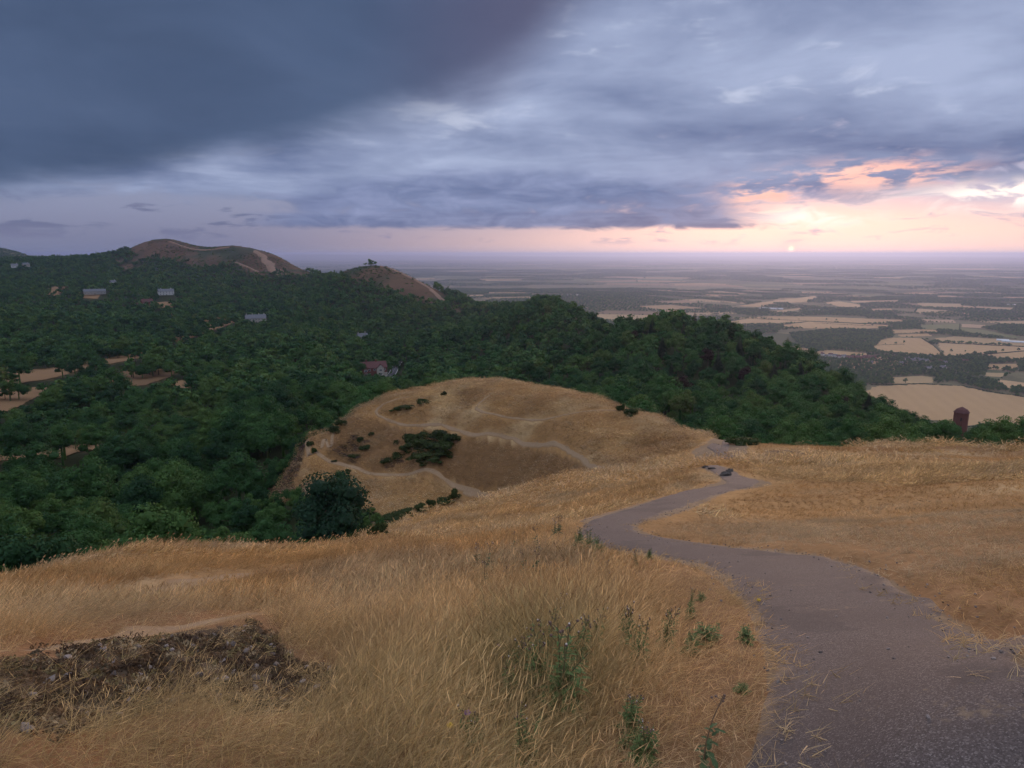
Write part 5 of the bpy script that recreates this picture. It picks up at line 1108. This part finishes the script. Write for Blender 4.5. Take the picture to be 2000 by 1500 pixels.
for a, b_, w_, lb in ((1515, 604, 70, 'long white shed roof between fields, right of the skyline wood'), (1490, 603, 40, 'shorter white shed left of the long one'), (1978, 669, 60, 'long pale farm shed near the right edge'), (1958, 666, 34, 'smaller farm shed left of the long pale one'), (1590, 606, 60, 'dark long barn among trees beyond the strip fields'), (1975, 596, 50, 'bright white farmhouse far off near the right edge'), (1120, 578, 90, 'bright glasshouse roofs far off in the middle of the plain')):
    house('farm_shed', a, b_, 560, w_, 14, 4, 2.6, 'white' if '1975' in str(a) else 'metal', 'slate' if 'dark' in lb else 'metal', lb, 'shed', (), 3, 1, .1, None, None, 0)
# brick tower in the wood
tx, ty = at_px(1885, 262); tz0 = gz(tx, ty) - .5; r_ = ray(1885, 806); ztop = CAMZ + r_[2]/math.hypot(r_[0], r_[1])*262; hh = max(6.0, ztop - tz0)
e = link('brick_tower', None, loc=(tx, ty, tz0), label='weathered brick tower rising from the trees before the stubble field', category='tower')
oc = [(2.15*cos(pi/8+k*pi/4), 2.15*sin(pi/8+k*pi/4)) for k in range(8)]
link('wall', mesh('wall', [(a, b_, z) for z in (0, hh) for a, b_ in oc], [(k, (k+1) % 8, 8+(k+1) % 8, 8+k) for k in range(8)] + [tuple(range(8, 16))], BM['brick']), e)
link('roof', mesh('roof', [(a*1.12, b_*1.12, hh+.02) for a, b_ in oc] + [(a*.72, b_*.72, hh+1.1) for a, b_ in oc] + [(0, 0, hh+1.9)], [(k, (k+1) % 8, 8+(k+1) % 8, 8+k) for k in range(8)] + [(8+k, 8+(k+1) % 8, 16) for k in range(8)] + [tuple(range(7, -1, -1))], BM['tile']), e)
link('window', mesh('window', *boxes([(-.35, .35, -2.08, -1.9, hh-2.6, hh-1.5)]), BM['glass']), e).rotation_euler[2] = -.45
# road by the house
rp = [at_px(a, d) for a, d in ((752, 505), (762, 530), (769, 556), (774, 580), (781, 602), (792, 622), (806, 640))]
MR = flat('road_asphalt', (.075, .075, .085), .8); MW = flat('road_paint', (.7, .7, .68))
rs_ = smooth_pairs(centre_to_pairs(rp, 6.5), 8); strip('road', rs_, MR, (.35, 0), 7, .02, kind='structure')
for off, nm in ((-2.8, 'road_line'), (0, 'road_line'), (2.8, 'road_line')):
    pr_ = smooth_pairs(centre_to_pairs(rp, 6.5), 8); c = (pr_[:, :2] + pr_[:, 2:])/2; nd = (pr_[:, 2:] - pr_[:, :2]); nd /= np.linalg.norm(nd, axis=1)[:, None]; c = c + nd*off
    strip(nm, np.c_[c - nd*.06, c + nd*.06], MW, (.45, 0), 3, 0, kind='structure')
# worn scars and paths on the far hills
MT2 = flat('bare_hill_earth', (.23, .145, .10), .95, .3, .05)
for pts, wd_ in (([(498,489,1500),(512,500,1500),(524,514,1500),(536,528,1500),(556,538,1500)], 20), ([(452,508,1500),(480,520,1500),(506,531,1500)], 6), ([(742,521,900),(782,533,900),(815,549,900),(842,566,900),(866,590,900)], 9), ([(330,472,1500),(370,485,1500),(410,487,1500),(450,482,1500)], 7)):
    strip('dirt_track', smooth_pairs(centre_to_pairs([G0.hit(a, b_, c) for a, b_, c in pts], wd_), 6), MT2, (.8, .0006), 5, wd_*.35, kind='structure')
for a, b_, s_, lb in ((667, 534, 1.2, 'lone round tree on the saddle left of the nearer bare hill'), (740, 522, .55, 'small tree on the skyline of the nearer bare hill, left one'), (760, 527, .5, 'small tree on the skyline of the nearer bare hill, right one'), (806, 545, .5, 'small skyline tree on the right slope of the nearer bare hill'), (855, 566, .9, 'tree standing above the ridge wood right of the bare hill')):
    x, y = G0.hit(a, b_ + 3, 900); plant_tree('skyline_tree', NEAR[0], x, y, gz(x, y) - .2, s_, a*.1, lb, 'tree', 'trees on the far skyline')
# dead tree standing white in the valley
MDW = flat('bleached_wood', (.55, .52, .47)); v = []; f = []; rng = np.random.default_rng(3)
tube(v, f, [(0, 0, -1), (.1, 0, 3.5), (.3, .1, 7.5)], [.32, .24, .12], 7)
for k in range(9):
    a = rng.uniform(0, 6.28); z0 = rng.uniform(2.8, 7); L = rng.uniform(1.5, 3.4); p0 = Vector((.15, 0, z0)); p1 = p0 + Vector((cos(a)*L*.6, sin(a)*L*.6, L*.5)); p2 = p1 + Vector((cos(a+.5)*L*.4, sin(a+.5)*L*.4, L*.5)); tube(v, f, [p0, p1, p2], [.12, .08, .03], 5)
    tube(v, f, [p1, p1 + Vector((cos(a-1)*L*.4, sin(a-1)*L*.4, L*.2))], [.06, .02], 4)
x, y = G0.hit(172, 866, 200); link('dead_tree', mesh('dead_tree', v, f, MDW, smooth=True), loc=(x, y, gz(x, y)), scale=.8, label='bare bleached dead tree at the end of the narrow field', category='tree')
# ================================================================== SMALL THINGS ON THE HILL
MK = mat('dark_rock', lambda t: bsdf(t, t.mix(t.noise(objpos(t), 7., 6, .65), (.035, .030, .028), (.13, .11, .095)), .9, t.noise(objpos(t), 14., 5), .03, .9))
def rock(px, py, dmin, sx, sy, sz, lb, seed, rz=0.0):
    import bmesh
    bm = bmesh.new(); bmesh.ops.create_icosphere(bm, subdivisions=3, radius=1); rg = np.random.default_rng(seed); o_ = rg.uniform(0, 50, 3)
    from mathutils import noise as mn
    for q in bm.verts:
        n_ = q.co.normalized(); k_ = 1 + .45*mn.noise(n_*1.3 + Vector(o_)) + .2*mn.noise(n_*3.5 + Vector(o_)); q.co = n_*k_; q.co.x *= sx; q.co.y *= sy; q.co.z *= sz
    me = bpy.data.meshes.new('rock'); bm.to_mesh(me); bm.free(); me.materials.append(MK); x, y = G.hit(px, py, dmin)
    return link('rock', me, loc=(x, y, gz(x, y) + sz*.25), rz=rz, label=lb, category='rock')
rock(1417, 930, 15, .26, .17, .16, 'dark pointed boulder at the edge of the path', 1, .3); rock(1392, 917, 15, .2, .09, .09, 'low dark stone edging the path behind the boulder', 2, -.6)
rock(1378, 914, 15, .16, .10, .09, 'small stone at the top of the path edge', 3); rock(1425, 922, 15, .2, .12, .12, 'small dark stone right behind the boulder', 5, .8)
x, y = G0.hit(645, 826, 60); v, f = [], []; tube(v, f, [(0, 0, -.3), (0, 0, 1.3)], [.07, .06], 6); link('marker_post', mesh('marker_post', v, f, MB), loc=(x, y, gz(x, y)), label='short wooden marker post beside the terrace fork', category='post')

# ---------------------------------------------------------------- thistles and green weeds in the foreground grass
def lf_mat(nm, c, c2): return mat(nm, lambda t: bsdf(t, t.mix(t.noise(objpos(t), 9., 4), c, c2), .7, spec=.25))
M_WL = lf_mat('weed_leaf', (.060, .105, .028), (.125, .170, .050)); M_WD = lf_mat('dark_weed_leaf', (.045, .078, .030), (.080, .115, .042)); M_ST = lf_mat('weed_stem', (.10, .10, .04), (.19, .15, .075)); M_DS = lf_mat('dry_stem', (.16, .10, .06), (.27, .18, .10))
M_HD = lf_mat('brown_seed_head', (.11, .070, .055), (.21, .14, .11)); M_FL = lf_mat('white_seed_fluff', (.55, .48, .42), (.70, .64, .58)); M_PU = lf_mat('purple_flower', (.22, .11, .30), (.36, .20, .44)); M_YE = lf_mat('yellow_flower', (.55, .36, .03), (.70, .48, .05))
def leaf(v, f, p, d_, L, w_, droop=.3, spiky=False):
    d_ = Vector(d_).normalized(); s_ = d_.cross(Vector((0, 0, 1))).normalized(); up = s_.cross(d_); n = len(v); p = Vector(p)
    ts = (0, .25, .5, .75, 1) if spiky else (0, .4, .75, 1); ws_ = (.25, 1, .55, .8, .05) if spiky else (.3, 1, .7, .05)
    for t, wq in zip(ts, ws_):
        c = p + d_*L*t + Vector((0, 0, -droop*L*t*t)); v += [tuple(c - s_*w_*wq + up*w_*.25), tuple(c), tuple(c + s_*w_*wq + up*w_*.25)]
    for i in range(len(ts)-1):
        a = n + 3*i; f += [(a, a+1, a+4, a+3), (a+1, a+2, a+5, a+4)]
def ball(v, f, c, r, k=1.0):
    n = len(v); v += [tuple(Vector(c) + Vector(q)*r*(1 if q[2] > 0 else k)) for q in ICO_V]; f += [(n+a, n+b_, n+d_) for a, b_, d_ in ICO_F]
def weed(seed, kind, nst):
    """unit-high plant: dict of part meshes"""
    rg = np.random.default_rng(seed); sv, sf, lv, lf_, hv, hf_, wv_, wf_ = ([] for _ in range(8))
    for s in range(nst):
        a = rg.uniform(0, 6.28); r0 = .07*rg.random()*(nst > 1); tp_ = rg.normal(0, .10, 2) + np.array((.06, 0)); H_2 = rg.uniform(.7, 1.0) if nst > 1 else 1.0
        p = [Vector((cos(a)*r0 + tp_[0]*t*t, sin(a)*r0 + tp_[1]*t*t, H_2*t)) for t in (0, .33, .66, 1)]
        p[0].z = -.05; tube(sv, sf, p, [.009, .008, .006, .004], 5)
        nl = {'green': 34, 'thistle': 16, 'low': 18}[kind]
        for i in range(nl):
            t = (.06 + .88*(i + rg.random())/nl) if kind != 'thistle' else .05 + .6*(i + rg.random())/nl; q = p[0].lerp(p[3], t); an = i*2.4 + rg.normal(0, .4); sz_ = (1.15 - t)*(.24 if kind == 'green' else .30 if kind == 'low' else .19)*rg.uniform(.7, 1.25)
            leaf(lv, lf_, q, (cos(an), sin(an), rg.uniform(.2, .9)), sz_, sz_*(.13 if kind == 'green' else .2), rg.uniform(.2, .7), kind != 'green')
        if kind == 'thistle' or (kind == 'green' and s % 2 == 0):
            for i in range(5):
                an = rg.uniform(0, 6.28); t = rg.uniform(.72, .98); q = p[2].lerp(p[3], (t-.66)/.34); e_ = q + Vector((cos(an)*.07, sin(an)*.07, rg.uniform(.05, .14))); tube(sv, sf, [q, e_], [.004, .003], 4); ball(hv, hf_, e_, .017, .8)
                if rg.random() < .22: ball(wv_, wf_, e_ + Vector((0, 0, .016)), .010)
    return [('stem', mesh('stem', sv, sf, M_DS if kind == 'thistle' else M_ST)), ('foliage', mesh('foliage', lv, lf_, M_WD if kind == 'thistle' else M_WL))] + ([('seed_heads', mesh('seed_heads', hv, hf_, M_HD))] if hv else []) + ([('flower_fluff', mesh('flower_fluff', wv_, wf_, M_FL))] if wv_ else [])
WG = [weed(800+k, 'green', 4+k) for k in range(3)]; WT = [weed(820+k, 'thistle', 1+k % 2) for k in range(4)]; WLO = [weed(840+k, 'low', 6) for k in range(2)]
def place_weed(name, parts, px, py, h, lb, cat, grp, rz, wide=1.0, dmin=1.5):
    h *= .64 if name == 'green_weed' else .56; wide *= 1.25
    x, y = G.hit(px, py, dmin); e = link(name, None, loc=(x, y, gz(x, y)), rz=rz, scale=(h*wide, h*wide, h), label=lb, category=cat, group=grp); e.empty_display_size = .1
    for nm, me in parts: link(nm, me, e)
    return e
for j, (a, b_, h, lb) in enumerate([(951,1120,.75,'tall thistle with pale seed heads, left of the path bend'),(924,1115,.62,'thistle left of the tallest one by the path bend'),(1053,1085,.75,'thistle in the pale grass just left of the path bend'),(1082,1055,.75,'tall thistle on the crest nearest the path bend'),(946,1160,.72,'thistle with heavy brown heads in the pale grass'),(1040,1125,.65,'thistle in the middle of the pale grass'),(1024,1132,.6,'thistle close beside another in the pale grass'),(987,1150,.5,'short thistle in the pale grass'),(664,1160,.42,'lone green-stemmed thistle on the left grass slope'),(1092,1045,.7,'thistle at the far edge of the pale grass'),(1000,1085,.6,'slim thistle in the far pale grass'),(1098,1235,.62,'dark-headed thistle behind the big green weed clump'),(1200,1180,.5,'thin thistle above the green weeds'),(1245,1105,.42,'small thistle at the edge of the path bend'),(1372,1500,.55,'dark dry thistle stem at the bottom edge'),(968,1330,.38,'thistle left of the big green clump'),(1186,1150,.5,'thistle just below the path bend')]):
    place_weed('thistle', WT[j % 4], a, b_, h, lb, 'thistle', 'thistles in the foreground grass', j*1.3)
for j, (a, b_, h, lb, wd_) in enumerate([(1095,1400,.72,'biggest leafy green weed in the middle of the foreground',.9),(1060,1370,.62,'leafy green weed left of the biggest one',.8),(1025,1350,.58,'green weed at the left of the foreground clump',.8),(1130,1340,.60,'green weed right behind the biggest one',.8),(1160,1300,.52,'dark green weed right of the clump centre',.8),(1232,1290,.55,'upright green weed in the brown grass',.7),(1250,1310,.48,'upright green weed beside its taller twin',.7),(1297,1275,.48,'green weed nearer the path verge',.7),(875,1330,.48,'lone green weed left in the tall grass',.7),(1000,1390,.45,'short green weed at the foot of the clump',.9),(1228,1430,.34,'small green weed low in the near grass',.9),(1255,1490,.28,'small fresh green weed at the bottom edge',1.1),(1024,1500,.42,'green weed at the bottom edge left of centre',.8),(930,1480,.42,'green weed in the bottom left of the olive grass',.8),(1128,1075,.55,'dark green weed clump at the path bend, left one',1.1),(1150,1078,.50,'dark green weed clump at the path bend, middle one',1.1),(1172,1082,.42,'dark green weed clump at the path bend, right one',1.1),(1268,1092,.26,'small weed on the lower path edge',1.0),(1347,1210,.36,'slim weed on the rusty verge',.7),(1075,1320,.6,'green weed at the back of the foreground clump',.8)]):
    place_weed('green_weed', WG[j % 3], a, b_, h, lb, 'weed', 'green weeds in the foreground', j*1.7, wd_)
for j, (a, b_, h, lb, wd_) in enumerate([(1378,1260,.30,'bushy spiny thistle rosette near the verge',1.5),(1350,1280,.26,'spiny thistle left of the bushy one near the verge',1.3),(1456,1255,.22,'small spiny thistle at the very edge of the path',1.3),(1447,1352,.09,'low bright green clump on the bare verge',2.2),(1370,1175,.16,'small green plant on the verge, further up',1.4),(1052,1235,.2,'low spiny plant in the grass behind the clump',1.4),(1228,1460,.16,'low spiny plant near the bottom edge',1.4)]):
    place_weed('spiny_weed', WLO[j % 2], a, b_, h, lb, 'weed', 'low weeds on the path verge', j*2.2, wd_)
for a, b_, h, m_, lb in ((968, 1290, .2, M_PU, 'purple thistle flower left of the green clump'), (905, 1440, .18, M_PU, 'purple flower low in the olive grass'), (1000, 1320, .17, M_YE, 'yellow flower left of the green clump'), (870, 1455, .15, M_YE, 'yellow flower low at the bottom left'), (1476, 1150, .03, M_YE, 'tiny yellow flower lying on the path')):
    x, y = G.hit(a, b_ + 30, 1.5); e = link('wild_flower', None, loc=(x, y, gz(x, y)), label=lb, category='flower', group='wild flowers'); v, f = [], []; tube(v, f, [(0, 0, -.02), (.02, 0, h)], [.003, .002], 4); link('stem', mesh('stem', v, f, M_ST), e); v, f = [], []
    for k in range(5): ball(v, f, (.02 + .009*cos(k*1.26), .009*sin(k*1.26), h + .005), .007)
    link('petals', mesh('petals', v, f, m_), e)
